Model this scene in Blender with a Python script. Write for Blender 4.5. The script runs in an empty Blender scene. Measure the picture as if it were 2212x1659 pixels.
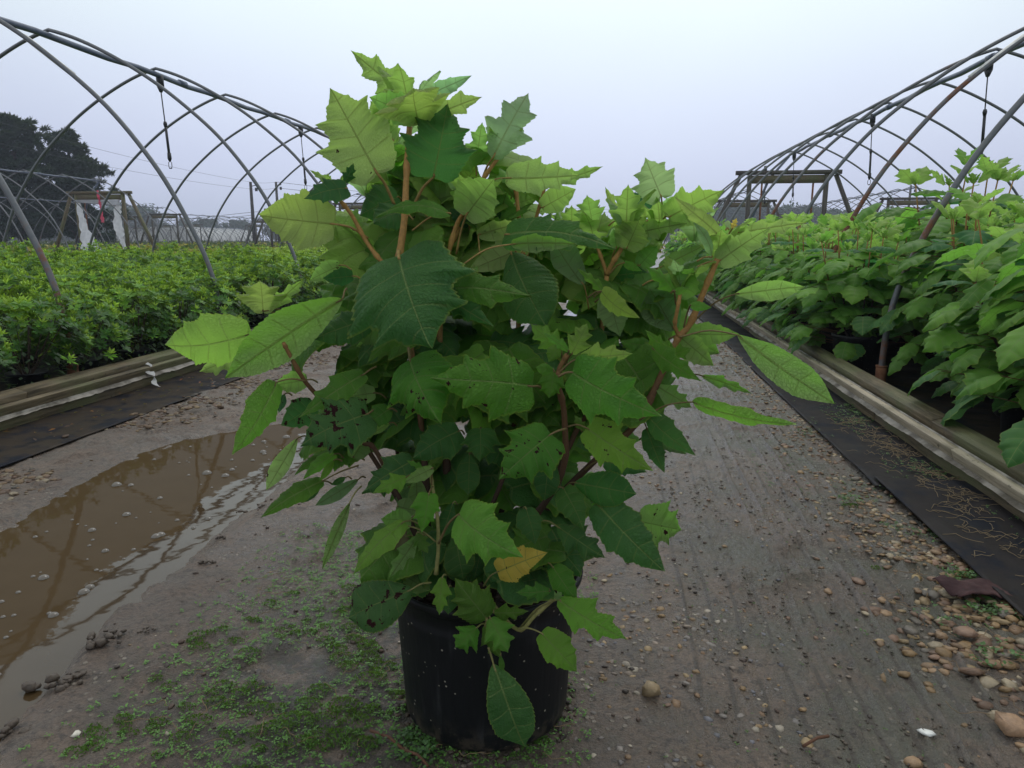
import bpy, math, random
import numpy as np
from mathutils import Vector, Matrix

# ---------------------------------------------------------------- camera
F_PX, CX, CY, CAM_H = 1550.0, 1106.0, 829.5, 0.93
PITCH = math.radians(11.4698); YAW = math.radians(8.0612)
sc = bpy.context.scene
cam = bpy.data.cameras.new("camera"); camo = bpy.data.objects.new("camera", cam)
sc.collection.objects.link(camo)
cam.sensor_width = 36.0; cam.sensor_fit = 'HORIZONTAL'; cam.lens = 36.0 * F_PX / 2212.0
cam.clip_start = 0.05; cam.clip_end = 2000
camo.location = (0, 0, CAM_H); camo.rotation_euler = (math.pi / 2 - PITCH, 0, YAW)
sc.camera = camo

# ---------------------------------------------------------------- world: overcast sky
SUN_EL, SUN_AZ = math.radians(58), math.radians(15)     # high, ahead and a little right of the lane
W = bpy.data.worlds.new("World"); sc.world = W; W.use_nodes = True
nt = W.node_tree; nt.nodes.clear()
wo = nt.nodes.new('ShaderNodeOutputWorld'); bg = nt.nodes.new('ShaderNodeBackground')
sky = nt.nodes.new('ShaderNodeTexSky'); sky.sky_type = 'NISHITA'; sky.sun_disc = False
sky.sun_elevation = SUN_EL; sky.sun_rotation = SUN_AZ; sky.air_density = 1.0; sky.dust_density = 3.0
tc = nt.nodes.new('ShaderNodeTexCoord'); sx = nt.nodes.new('ShaderNodeSeparateXYZ')
ns = nt.nodes.new('ShaderNodeTexNoise'); ns.inputs['Scale'].default_value = 1.6; ns.inputs['Detail'].default_value = 3
ad = nt.nodes.new('ShaderNodeMath'); ad.operation = 'MULTIPLY_ADD'; ad.inputs[1].default_value = 0.16; ad.inputs[2].default_value = -0.08
a2 = nt.nodes.new('ShaderNodeMath'); a2.operation = 'ADD'
rp = nt.nodes.new('ShaderNodeValToRGB'); cr = rp.color_ramp
cr.elements[0].position = 0.0; cr.elements[0].color = (0.60, 0.66, 0.86, 1)
cr.elements[1].position = 1.0; cr.elements[1].color = (0.92, 0.97, 1.0, 1)
for p, c in ((0.09, (0.66, 0.72, 0.93, 1)), (0.19, (0.76, 0.84, 1.0, 1)), (0.31, (0.88, 1.0, 1.03, 1))):
    e = cr.elements.new(p); e.color = c
sclr = nt.nodes.new('ShaderNodeVectorMath'); sclr.operation = 'SCALE'; sclr.inputs['Scale'].default_value = 10.0
mx = nt.nodes.new('ShaderNodeMix'); mx.data_type = 'RGBA'; mx.inputs[0].default_value = 0.94
nt.links.new(tc.outputs['Generated'], sx.inputs[0]); nt.links.new(tc.outputs['Generated'], ns.inputs['Vector'])
nt.links.new(ns.outputs['Fac'], ad.inputs[0]); nt.links.new(ad.outputs[0], a2.inputs[0]); nt.links.new(sx.outputs['Z'], a2.inputs[1])
nt.links.new(a2.outputs[0], rp.inputs[0]); nt.links.new(rp.outputs[0], sclr.inputs[0])
# thinner, brighter cloud ahead where the sun stands behind it
vn = nt.nodes.new('ShaderNodeVectorMath'); vn.operation = 'NORMALIZE'; vd = nt.nodes.new('ShaderNodeVectorMath'); vd.operation = 'DOT_PRODUCT'
vd.inputs[1].default_value = (-0.09, 0.88, 0.466); nt.links.new(tc.outputs['Generated'], vn.inputs[0]); nt.links.new(vn.outputs[0], vd.inputs[0])
mr = nt.nodes.new('ShaderNodeMapRange'); mr.interpolation_type = 'SMOOTHSTEP'; nt.links.new(vd.outputs['Value'], mr.inputs[0])
for i_, v_ in ((1, .70), (2, 1.0), (3, 9.0), (4, 11.2)): mr.inputs[i_].default_value = v_
nt.links.new(mr.outputs[0], sclr.inputs['Scale'])
nt.links.new(sky.outputs[0], mx.inputs[6]); nt.links.new(sclr.outputs[0], mx.inputs[7])
nt.links.new(mx.outputs[2], bg.inputs['Color']); bg.inputs['Strength'].default_value = 0.1
nt.links.new(bg.outputs[0], wo.inputs['Surface'])
sl = bpy.data.lights.new("sun", 'SUN'); sl.energy = 0.7; sl.angle = math.radians(25); sl.color = (1.0, 0.97, 0.92)
so = bpy.data.objects.new("sun", sl); sc.collection.objects.link(so)
d = Vector((math.sin(SUN_AZ) * math.cos(SUN_EL), math.cos(SUN_AZ) * math.cos(SUN_EL), math.sin(SUN_EL)))
so.rotation_euler = d.to_track_quat('Z', 'Y').to_euler(); so.location = (0, 0, 30)
sc.view_settings.view_transform = 'Standard'; sc.view_settings.look = 'None'
sc.view_settings.gamma = 1.0; sc.view_settings.exposure = 0.0
sc.render.engine = 'CYCLES'
sc.cycles.max_bounces = 8; sc.cycles.transparent_max_bounces = 8; sc.cycles.volume_bounces = 0
sc.cycles.diffuse_bounces = 3; sc.cycles.glossy_bounces = 3; sc.cycles.transmission_bounces = 4

# ---------------------------------------------------------------- helpers
rnd = random.Random(7)
nr = np.random.RandomState(11)
COL = sc.collection
PI = math.pi
_f = np.array([-math.sin(YAW) * math.cos(PITCH), math.cos(YAW) * math.cos(PITCH), -math.sin(PITCH)])
_r = np.array([math.cos(YAW), math.sin(YAW), 0.0]); _u = np.cross(_r, _f)
CAMP = np.array([0.0, 0.0, CAM_H])
def ray(x, y): return _f + _r * (x - CX) / F_PX - _u * (y - CY) / F_PX
def at_y(x, y, Y):
    d = ray(x, y); return CAMP + d * (Y / d[1])
def at_z(x, y, z=0.0):
    d = ray(x, y); return CAMP + d * ((z - CAM_H) / d[2])
def at_x(x, y, X):
    d = ray(x, y); return CAMP + d * (X / d[0])
def proj(P):
    d = np.asarray(P, float) - CAMP; w = d @ _f
    return CX + F_PX * (d @ _r) / w, CY - F_PX * (d @ _u) / w, w

class MB:
    """collects geometry and links it as ONE mesh object"""
    def __init__(s):
        s.v = []; s.f = []; s.m = []; s.a = []; s.c = []; s.n = 0
    def add(s, V, Fc, mat=0, uv=None, col=(1, 1, 1, 0)):
        V = np.asarray(V, float).reshape(-1, 3)
        k = len(V)
        s.v.append(V)
        s.a.append(np.zeros((k, 3)) if uv is None else np.asarray(uv, float).reshape(-1, 3))
        c = np.asarray(col, float)
        s.c.append(np.tile(c, (k, 1)) if c.ndim == 1 else c)
        if isinstance(Fc, np.ndarray):
            s.f.append(Fc + s.n); s.m.append(np.full(len(Fc), mat))
        else:
            by = {}
            for q in Fc: by.setdefault(len(q), []).append(q)
            for kk, qs in by.items():
                s.f.append(np.array(qs) + s.n); s.m.append(np.full(len(qs), mat))
        s.n += k
    def box(s, c, size, mat=0, R=None, col=(1, 1, 1, 0)):
        h = np.array(size) / 2.0
        V = np.array([[x, y, z] for x in (-1, 1) for y in (-1, 1) for z in (-1, 1)], float) * h
        if R is not None: V = V @ np.array(R).T
        V = V + np.array(c)
        s.add(V, np.array([[0, 1, 3, 2], [4, 6, 7, 5], [0, 4, 5, 1], [2, 3, 7, 6], [0, 2, 6, 4], [1, 5, 7, 3]]), mat, col=col)
    def tube(s, P, r, n=8, mat=0, col=(1, 1, 1, 0), caps=True, cols=None):
        P = np.asarray(P, float); k = len(P)
        r = np.full(k, r) if np.isscalar(r) else np.asarray(r, float)
        T = np.gradient(P, axis=0); T /= np.linalg.norm(T, axis=1)[:, None] + 1e-12
        up = np.array([0, 0, 1.0]) if abs(T[0][2]) < .9 else np.array([1.0, 0, 0])
        N = np.cross(T[0], up); N /= np.linalg.norm(N)
        V = []; C = []
        ang = np.linspace(0, 2 * PI, n, endpoint=False)
        for i in range(k):
            N = N - T[i] * (N @ T[i]); N /= np.linalg.norm(N) + 1e-12
            B = np.cross(T[i], N)
            V.append(P[i] + r[i] * (np.cos(ang)[:, None] * N + np.sin(ang)[:, None] * B))
            if cols is not None: C.append(np.tile(cols[i], (n, 1)))
        V = np.concatenate(V)
        fs = []
        for i in range(k - 1):
            for j in range(n):
                a = i * n + j; b = i * n + (j + 1) % n
                fs.append([a, b, b + n, a + n])
        if caps and n > 2:
            s.add(V, np.array(fs), mat, col=np.concatenate(C) if cols is not None else col)
            b0 = s.n - k * n
            s.f.append(np.array([[b0 + j for j in range(n)][::-1]])); s.m.append(np.array([mat]))
            s.f.append(np.array([[b0 + (k - 1) * n + j for j in range(n)]])); s.m.append(np.array([mat]))
        else:
            s.add(V, np.array(fs), mat, col=np.concatenate(C) if cols is not None else col)
    def build(s, name, mats, parent=None, smooth=False, obj=True):
        me = bpy.data.meshes.new(name)
        V = np.concatenate(s.v)
        me.vertices.add(len(V)); me.vertices.foreach_set('co', V.ravel())
        li = np.concatenate([f.ravel() for f in s.f]).astype(np.int32)
        tot = np.concatenate([np.full(len(f), f.shape[1]) for f in s.f]).astype(np.int32)
        st = np.concatenate([[0], np.cumsum(tot)[:-1]]).astype(np.int32)
        me.loops.add(len(li)); me.loops.foreach_set('vertex_index', li)
        me.polygons.add(len(tot)); me.polygons.foreach_set('loop_start', st); me.polygons.foreach_set('loop_total', tot)
        me.polygons.foreach_set('material_index', np.concatenate(s.m).astype(np.int32))
        if smooth: me.polygons.foreach_set('use_smooth', np.ones(len(tot), bool))
        me.update(calc_edges=True); me.validate()
        at = me.attributes.new('leafuv', 'FLOAT_VECTOR', 'POINT')
        A = np.concatenate(s.a)
        if len(A) == len(me.vertices): at.data.foreach_set('vector', A.ravel())
        ac = me.attributes.new('leafcol', 'FLOAT_COLOR', 'POINT')
        Cc = np.concatenate(s.c)
        if len(Cc) == len(me.vertices): ac.data.foreach_set('color', Cc.ravel())
        for m in (mats if isinstance(mats, (list, tuple)) else [mats]): me.materials.append(m)
        if not obj: return me
        o = bpy.data.objects.new(name, me); COL.objects.link(o)
        if parent is not None: o.parent = parent
        return o

def tag(o, label=None, cat=None, group=None, kind=None):
    if label: o['label'] = label
    if cat: o['category'] = cat
    if group: o['group'] = group
    if kind: o['kind'] = kind
    return o
def empty(name, loc=(0, 0, 0), rz=0.0, **k):
    o = bpy.data.objects.new(name, None); COL.objects.link(o); o.location = loc; o.rotation_euler = (0, 0, rz)
    o.empty_display_size = 0.1
    return tag(o, **k)
def copy_tree(o, parent=None):
    c = o.copy(); COL.objects.link(c); c.parent = parent
    for ch in [x for x in KIDS.get(o.name, [])]: copy_tree(ch, c)
    return c
KIDS = {}
def kid(o, parent):
    o.parent = parent; KIDS.setdefault(parent.name, []).append(o); return o

_LAT = nr.rand(256, 256)
def vnoise(x, y, seed=0):
    x = np.asarray(x, float) + seed * 17.3; y = np.asarray(y, float) + seed * 31.7
    xi = np.floor(x).astype(int); yi = np.floor(y).astype(int); fx = x - xi; fy = y - yi
    fx = fx * fx * (3 - 2 * fx); fy = fy * fy * (3 - 2 * fy)
    g = lambda a, b: _LAT[a % 256, b % 256]
    return (g(xi, yi) * (1 - fx) + g(xi + 1, yi) * fx) * (1 - fy) + (g(xi, yi + 1) * (1 - fx) + g(xi + 1, yi + 1) * fx) * fy
def fbm(x, y, oct=4, seed=0):
    s = 0; a = .5; t = 0
    for i in range(oct):
        s = s + a * vnoise(x * 2 ** i, y * 2 ** i, seed + i); t += a; a *= .5
    return s / t
def sstep(a, b, x):
    t = np.clip((np.asarray(x, float) - a) / (b - a), 0, 1); return t * t * (3 - 2 * t)

# ---------------------------------------------------------------- materials
class NT:
    def __init__(s, name):
        s.m = bpy.data.materials.new(name); s.m.use_nodes = True; s.t = s.m.node_tree; s.t.nodes.clear()
        s.out = s.t.nodes.new('ShaderNodeOutputMaterial')
    def n(s, typ, **k):
        o = s.t.nodes.new(typ)
        for a, b in k.items(): setattr(o, a, b)
        return o
    def l(s, a, b): s.t.links.new(a, b)
    def val(s, sock, v):
        if isinstance(v, bpy.types.NodeSocket): s.l(v, sock)
        else: sock.default_value = v
    def math(s, op, a, b=None, c=None, clamp=False):
        o = s.n('ShaderNodeMath', operation=op); o.use_clamp = clamp
        s.val(o.inputs[0], a)
        if b is not None: s.val(o.inputs[1], b)
        if c is not None: s.val(o.inputs[2], c)
        return o.outputs[0]
    def mix(s, f, a, b, mode='MIX'):
        o = s.n('ShaderNodeMix', data_type='RGBA', blend_type=mode); s.val(o.inputs[0], f)
        for i, v in ((6, a), (7, b)):
            if isinstance(v, tuple) and len(v) == 3: v = v + (1,)
            s.val(o.inputs[i], v)
        return o.outputs[2]
    def noise(s, scale, detail=4, vec=None, rough=.55, dist=0.0):
        o = s.n('ShaderNodeTexNoise'); o.inputs['Scale'].default_value = scale; o.inputs['Detail'].default_value = detail
        o.inputs['Roughness'].default_value = rough; o.inputs['Distortion'].default_value = dist
        if vec is not None: s.l(vec, o.inputs['Vector'])
        return o.outputs['Fac']
    def ss(s, x, a, b, lo=0.0, hi=1.0):
        o = s.n('ShaderNodeMapRange', interpolation_type='SMOOTHSTEP'); s.val(o.inputs[0], x)
        for i, v in ((1, a), (2, b), (3, lo), (4, hi)): s.val(o.inputs[i], v)
        return o.outputs[0]
    def bump(s, h, dist, strength=1.0, normal=None):
        o = s.n('ShaderNodeBump'); o.inputs['Distance'].default_value = dist; o.inputs['Strength'].default_value = strength
        s.l(h, o.inputs['Height'])
        if normal is not None: s.l(normal, o.inputs['Normal'])
        return o.outputs['Normal']
    def prin(s, col, rough=.6, spec=.4, normal=None, metal=0.0, **k):
        o = s.n('ShaderNodeBsdfPrincipled')
        if isinstance(col, tuple) and len(col) == 3: col = col + (1,)
        s.val(o.inputs['Base Color'], col); s.val(o.inputs['Roughness'], rough)
        s.val(o.inputs['Specular IOR Level'], spec); s.val(o.inputs['Metallic'], metal)
        if normal is not None: s.l(normal, o.inputs['Normal'])
        for a, b in k.items(): s.val(o.inputs[a], b)
        return o.outputs[0]
    def done(s, sh):
        s.l(sh, s.out.inputs['Surface']); return s.m
    def obj(s): return s.n('ShaderNodeTexCoord').outputs['Object']
    def pos(s): return s.n('ShaderNodeNewGeometry').outputs['Position']

def simple(name, c1, c2=None, scale=8.0, rough=.7, spec=.3, bump=0.0, bscale=None, metal=0.0):
    M = NT(name); p = M.obj()
    col = c1 if c2 is None else M.mix(M.ss(M.noise(scale, 5, p), .35, .65), c1, c2)
    nrm = M.bump(M.noise(bscale or scale * 3, 5, p), bump) if bump else None
    return M.done(M.prin(col, rough, spec, nrm, metal))

def leaf_material(name, trans=.4, rough=.42, detail=True, under=(.40, .50, .24)):
    M = NT(name)
    at = M.n('ShaderNodeAttribute', attribute_name='leafuv'); sp = M.n('ShaderNodeSeparateXYZ'); M.l(at.outputs['Vector'], sp.inputs[0])
    ac = M.n('ShaderNodeAttribute', attribute_name='leafcol')
    g = M.n('ShaderNodeNewGeometry'); back = g.outputs['Backfacing']
    s_, t_, lat = sp.outputs[0], sp.outputs[1], sp.outputs[2]
    p = M.obj()
    a = M.math('ABSOLUTE', s_); la = M.math('ABSOLUTE', lat)
    mid = M.ss(la, .004, M.math('MULTIPLY_ADD', t_, -.014, .020), 1.0, 0.0)
    fr = M.math('FRACT', M.math('MULTIPLY_ADD', t_, 4.8, .40)); fr = M.math('ABSOLUTE', M.math('SUBTRACT', fr, .5))
    side = M.math('MULTIPLY', M.ss(fr, .012, .055, 1.0, 0.0), M.ss(a, .75, .97, 1.0, 0.0))
    vein = M.math('MAXIMUM', mid, M.math('MULTIPLY', side, .62))
    big = M.noise(14, 3, p)
    lc = ac.outputs['Color']
    col = M.mix(M.ss(big, .3, .7), M.mix(.30, lc, (0.0, 0.03, 0.0)), M.mix(.10, lc, (.25, .40, .03)))
    hgt = None
    if detail:
        cb = M.n('ShaderNodeCombineXYZ'); M.l(lat, cb.inputs[0]); M.l(t_, cb.inputs[1])
        vo = M.n('ShaderNodeTexVoronoi', feature='DISTANCE_TO_EDGE'); vo.inputs['Scale'].default_value = 34; M.l(cb.outputs[0], vo.inputs['Vector'])
        cell = M.ss(vo.outputs['Distance'], 0, .16)
        col = M.mix(M.math('MULTIPLY', M.math('SUBTRACT', 1.0, cell), .20), col, M.mix(.5, lc, (.16, .27, .05)))
        # spots and burnt rims
        v2 = M.n('ShaderNodeTexVoronoi'); v2.inputs['Scale'].default_value = 110; M.l(p, v2.inputs['Vector'])
        n2 = M.noise(22, 4, p)
        thr = M.math('MULTIPLY_ADD', ac.outputs['Alpha'], -.36, .965)
        nsp = M.noise(75, 3, p, .6)
        spot = M.math('MULTIPLY', M.ss(M.math('ADD', nsp, M.math('MULTIPLY', n2, .38)), thr, M.math('ADD', thr, .03)), M.math('GREATER_THAN', ac.outputs['Alpha'], .09))
        rim = M.math('MULTIPLY', M.ss(M.math('ADD', a, M.math('MULTIPLY', n2, .9)), 1.25, 1.38), M.ss(ac.outputs['Alpha'], .45, .8))
        spot = M.math('MAXIMUM', spot, rim)
        hgt = M.math('SUBTRACT', cell, M.math('MULTIPLY', vein, 1.4))
    col = M.mix(M.math('MULTIPLY', vein, .85), col, M.mix(.62, lc, (.36, .50, .16)))
    col = M.mix(M.ss(a, .93, .995, 0, .45), col, (.38, .40, .06))
    ucol = M.mix(.48, lc, under); ucol = M.mix(M.math('MULTIPLY', vein, .45), ucol, M.mix(.5, lc, (.16, .15, .04)))
    col = M.mix(back, col, ucol)
    if detail: col = M.mix(spot, col, M.mix(n2, (.012, .006, .008), (.075, .016, .018)))
    nrm = M.bump(hgt, .0017, .9) if detail else None
    b = M.prin(col, M.math('ADD', M.math('MULTIPLY', back, .3), M.math('MULTIPLY_ADD', big, .3, rough - .13)), .22, nrm)
    tr = M.n('ShaderNodeBsdfTranslucent')
    tcol = M.mix(1.0, lc, (1.35, 1.65, 1.15), 'MULTIPLY'); tcol = M.mix(M.math('MULTIPLY', vein, .6), tcol, (.12, .12, .02))
    if detail: tcol = M.mix(spot, tcol, (.03, .008, .008))
    M.l(tcol, tr.inputs['Color'])
    ms = M.n('ShaderNodeMixShader'); ms.inputs[0].default_value = trans; M.l(b, ms.inputs[1]); M.l(tr.outputs[0], ms.inputs[2])
    return M.done(ms.outputs[0])

def vcol_material(name, rough=.6, spec=.3, bump=.0, bscale=60, trans=0.0, tmul=1.5):
    M = NT(name); ac = M.n('ShaderNodeAttribute', attribute_name='leafcol'); p = M.obj()
    c = M.mix(M.ss(M.noise(bscale, 4, p), .3, .7, 0, .5), ac.outputs['Color'], M.mix(.6, ac.outputs['Color'], (.02, .02, .015)))
    b = M.prin(c, rough, spec, M.bump(M.noise(bscale * 1.5, 4, p), bump) if bump else None)
    if not trans: return M.done(b)
    tr = M.n('ShaderNodeBsdfTranslucent'); M.l(M.mix(.6, c, (.25, .36, .03)), tr.inputs['Color'])
    ms = M.n('ShaderNodeMixShader'); ms.inputs[0].default_value = trans; M.l(b, ms.inputs[1]); M.l(tr.outputs[0], ms.inputs[2])
    return M.done(ms.outputs[0])

M_LEAF = leaf_material('hydrangea_leaf', .46, .46)
M_LEAF2 = leaf_material('hydrangea_leaf_far', .42, .5, detail=False)
M_STEM = vcol_material('stem_bark', .65, .3, .0008, 160)
M_SMALL = vcol_material('shrub_leaf', .45, .35, 0, 30, .30)
M_VC = vcol_material('mixed_matter', .75, .25, .002, 60)
M_STONE = vcol_material('stone', .55, .4, .002, 90)

def pot_mat():
    M = NT('black_pot_plastic'); p = M.obj()
    mp = M.n('ShaderNodeMapping'); mp.inputs['Scale'].default_value = (30, 30, 2.2); M.l(p, mp.inputs[0])
    st = M.noise(1.6, 5, mp.outputs[0]); du = M.noise(9, 5, p)
    col = M.mix(M.math('MULTIPLY', M.ss(st, .52, .72), M.ss(du, .4, .7)), (.005, .0055, .007), (.035, .035, .038))
    v = M.n('ShaderNodeTexVoronoi'); v.inputs['Scale'].default_value = 60; M.l(p, v.inputs['Vector'])
    fleck = M.math('MULTIPLY', M.ss(v.outputs['Distance'], .09, .15, 1, 0), M.ss(M.noise(40, 2, p), .52, .56))
    col = M.mix(fleck, col, (.30, .27, .22))
    sz = M.n('ShaderNodeSeparateXYZ'); M.l(p, sz.inputs[0])
    col = M.mix(M.math('MULTIPLY', M.ss(M.math('ADD', sz.outputs[2], M.math('MULTIPLY', st, .05)), .02, .10, .5, 0), M.ss(M.noise(30, 6, p, .7), .44, .58)), col, (.11, .085, .06))
    return M.done(M.prin(col, M.math('MULTIPLY_ADD', du, .35, .38), .30, M.bump(st, .0015)))
M_POT = pot_mat()
M_SOIL = simple('bark_soil', (.012, .008, .006), (.05, .03, .02), 60, .9, .2, .006, 90)

def pipe_mat():
    M = NT('galvanised_pipe'); p = M.pos(); oi = M.n('ShaderNodeObjectInfo')
    sz = M.n('ShaderNodeSeparateXYZ'); M.l(p, sz.inputs[0])
    n1 = M.noise(3.0, 5, p, .65); n2 = M.noise(40, 4, p)
    sr = M.n('ShaderNodeSeparateColor'); M.l(oi.outputs['Color'], sr.inputs[0])
    lvl = M.math('ADD', M.math('ADD', M.math('MULTIPLY', n1, 1.0), M.math('MULTIPLY', n2, .35)), M.math('MULTIPLY', sz.outputs[2], -.16))
    rust = M.ss(M.math('ADD', lvl, sr.outputs[0]), .62, .86)
    col = M.mix(n2, (.085, .095, .115), (.19, .19, .19)); col = M.mix(rust, col, M.mix(n2, (.11, .035, .02), (.24, .10, .045)))
    return M.done(M.prin(col, M.math('MULTIPLY_ADD', rust, .3, .42), .4, M.bump(n2, .001), metal=M.math('MULTIPLY_ADD', rust, -.35, .35)))
M_PIPE = pipe_mat()
M_RIDGE = simple('grey_plastic_pipe', (.065, .085, .135), (.11, .13, .18), 4, .4, .45, .001, 40)
M_BLACKP = simple('black_hose', (.015, .016, .02), (.03, .03, .035), 10, .45, .4)

def wood_mat(name, a, b, green=(.10, .12, .045), ga=.5, axis=1):
    M = NT(name); p = M.obj(); mp = M.n('ShaderNodeMapping')
    s = [14, 14, 14]; s[axis] = 1.0; mp.inputs['Scale'].default_value = s; M.l(p, mp.inputs[0])
    g = M.noise(3.2, 8, mp.outputs[0], .7, .3); bl = M.noise(2.2, 5, p)
    col = M.mix(M.ss(g, .3, .7), a, b); col = M.mix(M.math('MULTIPLY', M.ss(bl, .42, .62), ga), col, green)
    col = M.mix(M.ss(M.noise(26, 3, p), .66, .72, 0, .7), col, (.03, .022, .016))
    return M.done(M.prin(col, .6, .35, M.bump(g, .006)))
M_WOOD = wood_mat('weathered_wood', (.05, .037, .02), (.19, .145, .085), ga=.6)
M_WOODP = wood_mat('pale_wood', (.26, .215, .15), (.50, .42, .31), ga=.15)
M_WOODV = wood_mat('grey_post_wood', (.06, .055, .05), (.17, .15, .12), ga=.5, axis=2)
M_WOODF = wood_mat('dark_frame_wood', (.035, .03, .03), (.10, .08, .07), ga=.25, axis=2)

def film_mat():
    M = NT('white_film'); p = M.obj(); n = M.noise(12, 5, p)
    c = M.mix(n, (.42, .41, .40), (.72, .72, .72))
    c = M.mix(M.ss(M.noise(4, 5, p), .5, .7, 0, .6), c, (.30, .25, .20))
    b = M.prin(c, .45, .4, M.bump(n, .008)); tr = M.n('ShaderNodeBsdfTranslucent'); M.l(c, tr.inputs[0])
    ms = M.n('ShaderNodeMixShader'); ms.inputs[0].default_value = .35; M.l(b, ms.inputs[1]); M.l(tr.outputs[0], ms.inputs[2])
    return M.done(ms.outputs[0])
M_FILM = film_mat()
M_WFILM = simple('bright_film', (.72, .73, .75), (.85, .85, .87), 6, .5, .3, .01, 20)
M_RAG = simple('dirty_film', (.10, .085, .065), (.32, .29, .25), 9, .6, .3, .006, 30)

def cloth_mat(name='black_woven_cloth', dirt=.95):
    M = NT(name); p = M.obj(); n = M.noise(3, 6, p); f = M.noise(240, 2, p)
    c = M.mix(n, (.006, .007, .011), (.014, .016, .025))
    c = M.mix(M.ss(M.noise(7, 7, p, .7), .38, .54, 0, dirt), c, (.038, .028, .020))
    return M.done(M.prin(c, M.ss(n, .3, .7, .5, .75), .10, M.bump(M.math('ADD', n, M.math('MULTIPLY', f, .05)), .012)))
M_CLOTH = cloth_mat(); M_CLOTH_R = cloth_mat('black_cloth_clean', .45)

def mud_mat():
    M = NT('wet_mud'); p = M.pos(); sp = M.n('ShaderNodeSeparateXYZ'); M.l(p, sp.inputs[0])
    big = M.noise(.9, 6, p, .6); mid = M.noise(9, 7, p, .65); fine = M.noise(70, 6, p, .7)
    col = M.mix(M.ss(big, .35, .65), (.138, .088, .060), (.225, .155, .108))
    col = M.mix(M.ss(mid, .40, .70, 0, .75), col, (.115, .098, .080))
    col = M.mix(M.ss(fine, .44, .66, 0, .75), col, (.06, .044, .033))
    # greenish algae film on the tracked right half
    alg = M.math('MULTIPLY', M.ss(M.noise(2.6, 6, p, .65), .42, .60, 0, .75), M.ss(sp.outputs[0], -.1, .5))
    col = M.mix(alg, col, (.085, .092, .062))
    # dark organic soil with algae left of the pot
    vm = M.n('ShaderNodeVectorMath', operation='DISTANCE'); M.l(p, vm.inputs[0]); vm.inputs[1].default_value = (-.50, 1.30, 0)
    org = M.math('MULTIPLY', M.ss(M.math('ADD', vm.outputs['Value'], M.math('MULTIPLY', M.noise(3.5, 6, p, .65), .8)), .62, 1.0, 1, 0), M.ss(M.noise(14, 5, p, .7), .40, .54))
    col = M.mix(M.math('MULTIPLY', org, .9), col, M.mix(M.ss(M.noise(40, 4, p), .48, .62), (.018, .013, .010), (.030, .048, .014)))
    vfine = M.noise(230, 4, p, .7); col = M.mix(M.ss(vfine, .50, .68, 0, .65), col, (.045, .034, .026)); col = M.mix(M.ss(vfine, .46, .30, 0, .35), col, (.30, .25, .20))
    # crumbly tread lines pressed along the lane by tyres
    xw = M.math('ADD', sp.outputs[0], M.math('MULTIPLY', M.noise(1.3, 2, p), .05)); fr = M.math('FRACT', M.math('MULTIPLY', xw, 15.5)); fr = M.math('ABSOLUTE', M.math('SUBTRACT', fr, .5))
    ln = M.math('MULTIPLY', M.ss(M.math('ADD', fr, M.math('MULTIPLY', fine, .16)), .13, .19, 1, 0), M.ss(M.noise(3.1, 4, p), .42, .52))
    zone = M.math('MAXIMUM', M.ss(M.math('ABSOLUTE', M.math('SUBTRACT', sp.outputs[0], .50)), .30, .38, 1, 0), M.ss(M.math('ABSOLUTE', M.math('ADD', sp.outputs[0], .42)), .10, .16, .5, 0))
    ln = M.math('MULTIPLY', ln, zone); col = M.mix(M.math('MULTIPLY', ln, .8), col, (.055, .040, .028))
    v = M.n('ShaderNodeTexVoronoi'); v.inputs['Scale'].default_value = 42; M.l(p, v.inputs['Vector'])
    peb = M.math('MULTIPLY', M.ss(v.outputs['Distance'], .16, .26, 1, 0), M.ss(M.noise(5, 3, p), .50, .60))
    col = M.mix(M.math('MULTIPLY', peb, .8), col, M.mix(v.outputs['Color'], (.20, .16, .12), (.40, .34, .27)))
    dk = M.math('MULTIPLY', M.ss(M.noise(30, 6, p, .75), .545, .62), .85); col = M.mix(dk, col, (.045, .03, .022))
    # wetness: low ground is smooth and shiny
    wet = M.math('MAXIMUM', M.ss(M.math('ADD', sp.outputs[2], M.math('MULTIPLY', mid, .012)), -.010, .012, 1, 0), M.ss(M.noise(1.7, 5, p), .47, .60))
    wet = M.math('MAXIMUM', wet, M.math('MULTIPLY', M.ss(sp.outputs[0], -.15, .15), M.ss(mid, .36, .60)))
    col = M.mix(M.math('MULTIPLY', wet, .34), col, (.055, .042, .033))
    rough = M.math('MULTIPLY_ADD', wet, -.44, .58); rough = M.math('MULTIPLY_ADD', fine, .18, rough)
    h = M.math('ADD', M.math('MULTIPLY', mid, .5), M.math('ADD', M.math('MULTIPLY', fine, .30), M.math('ADD', M.math('MULTIPLY', peb, .12), M.math('MULTIPLY', vfine, .12))))
    return M.done(M.prin(col, rough, .75, M.bump(h, .050, M.math('MULTIPLY_ADD', wet, -.3, 1.0))))
_b = NT.bump
def _bump(s, h, dist, strength=1.0, normal=None):
    o = s.n('ShaderNodeBump'); o.inputs['Distance'].default_value = dist; s.val(o.inputs['Strength'], strength)
    s.l(h, o.inputs['Height'])
    if normal is not None: s.l(normal, o.inputs['Normal'])
    return o.outputs['Normal']
NT.bump = _bump
M_MUD = mud_mat()

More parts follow.
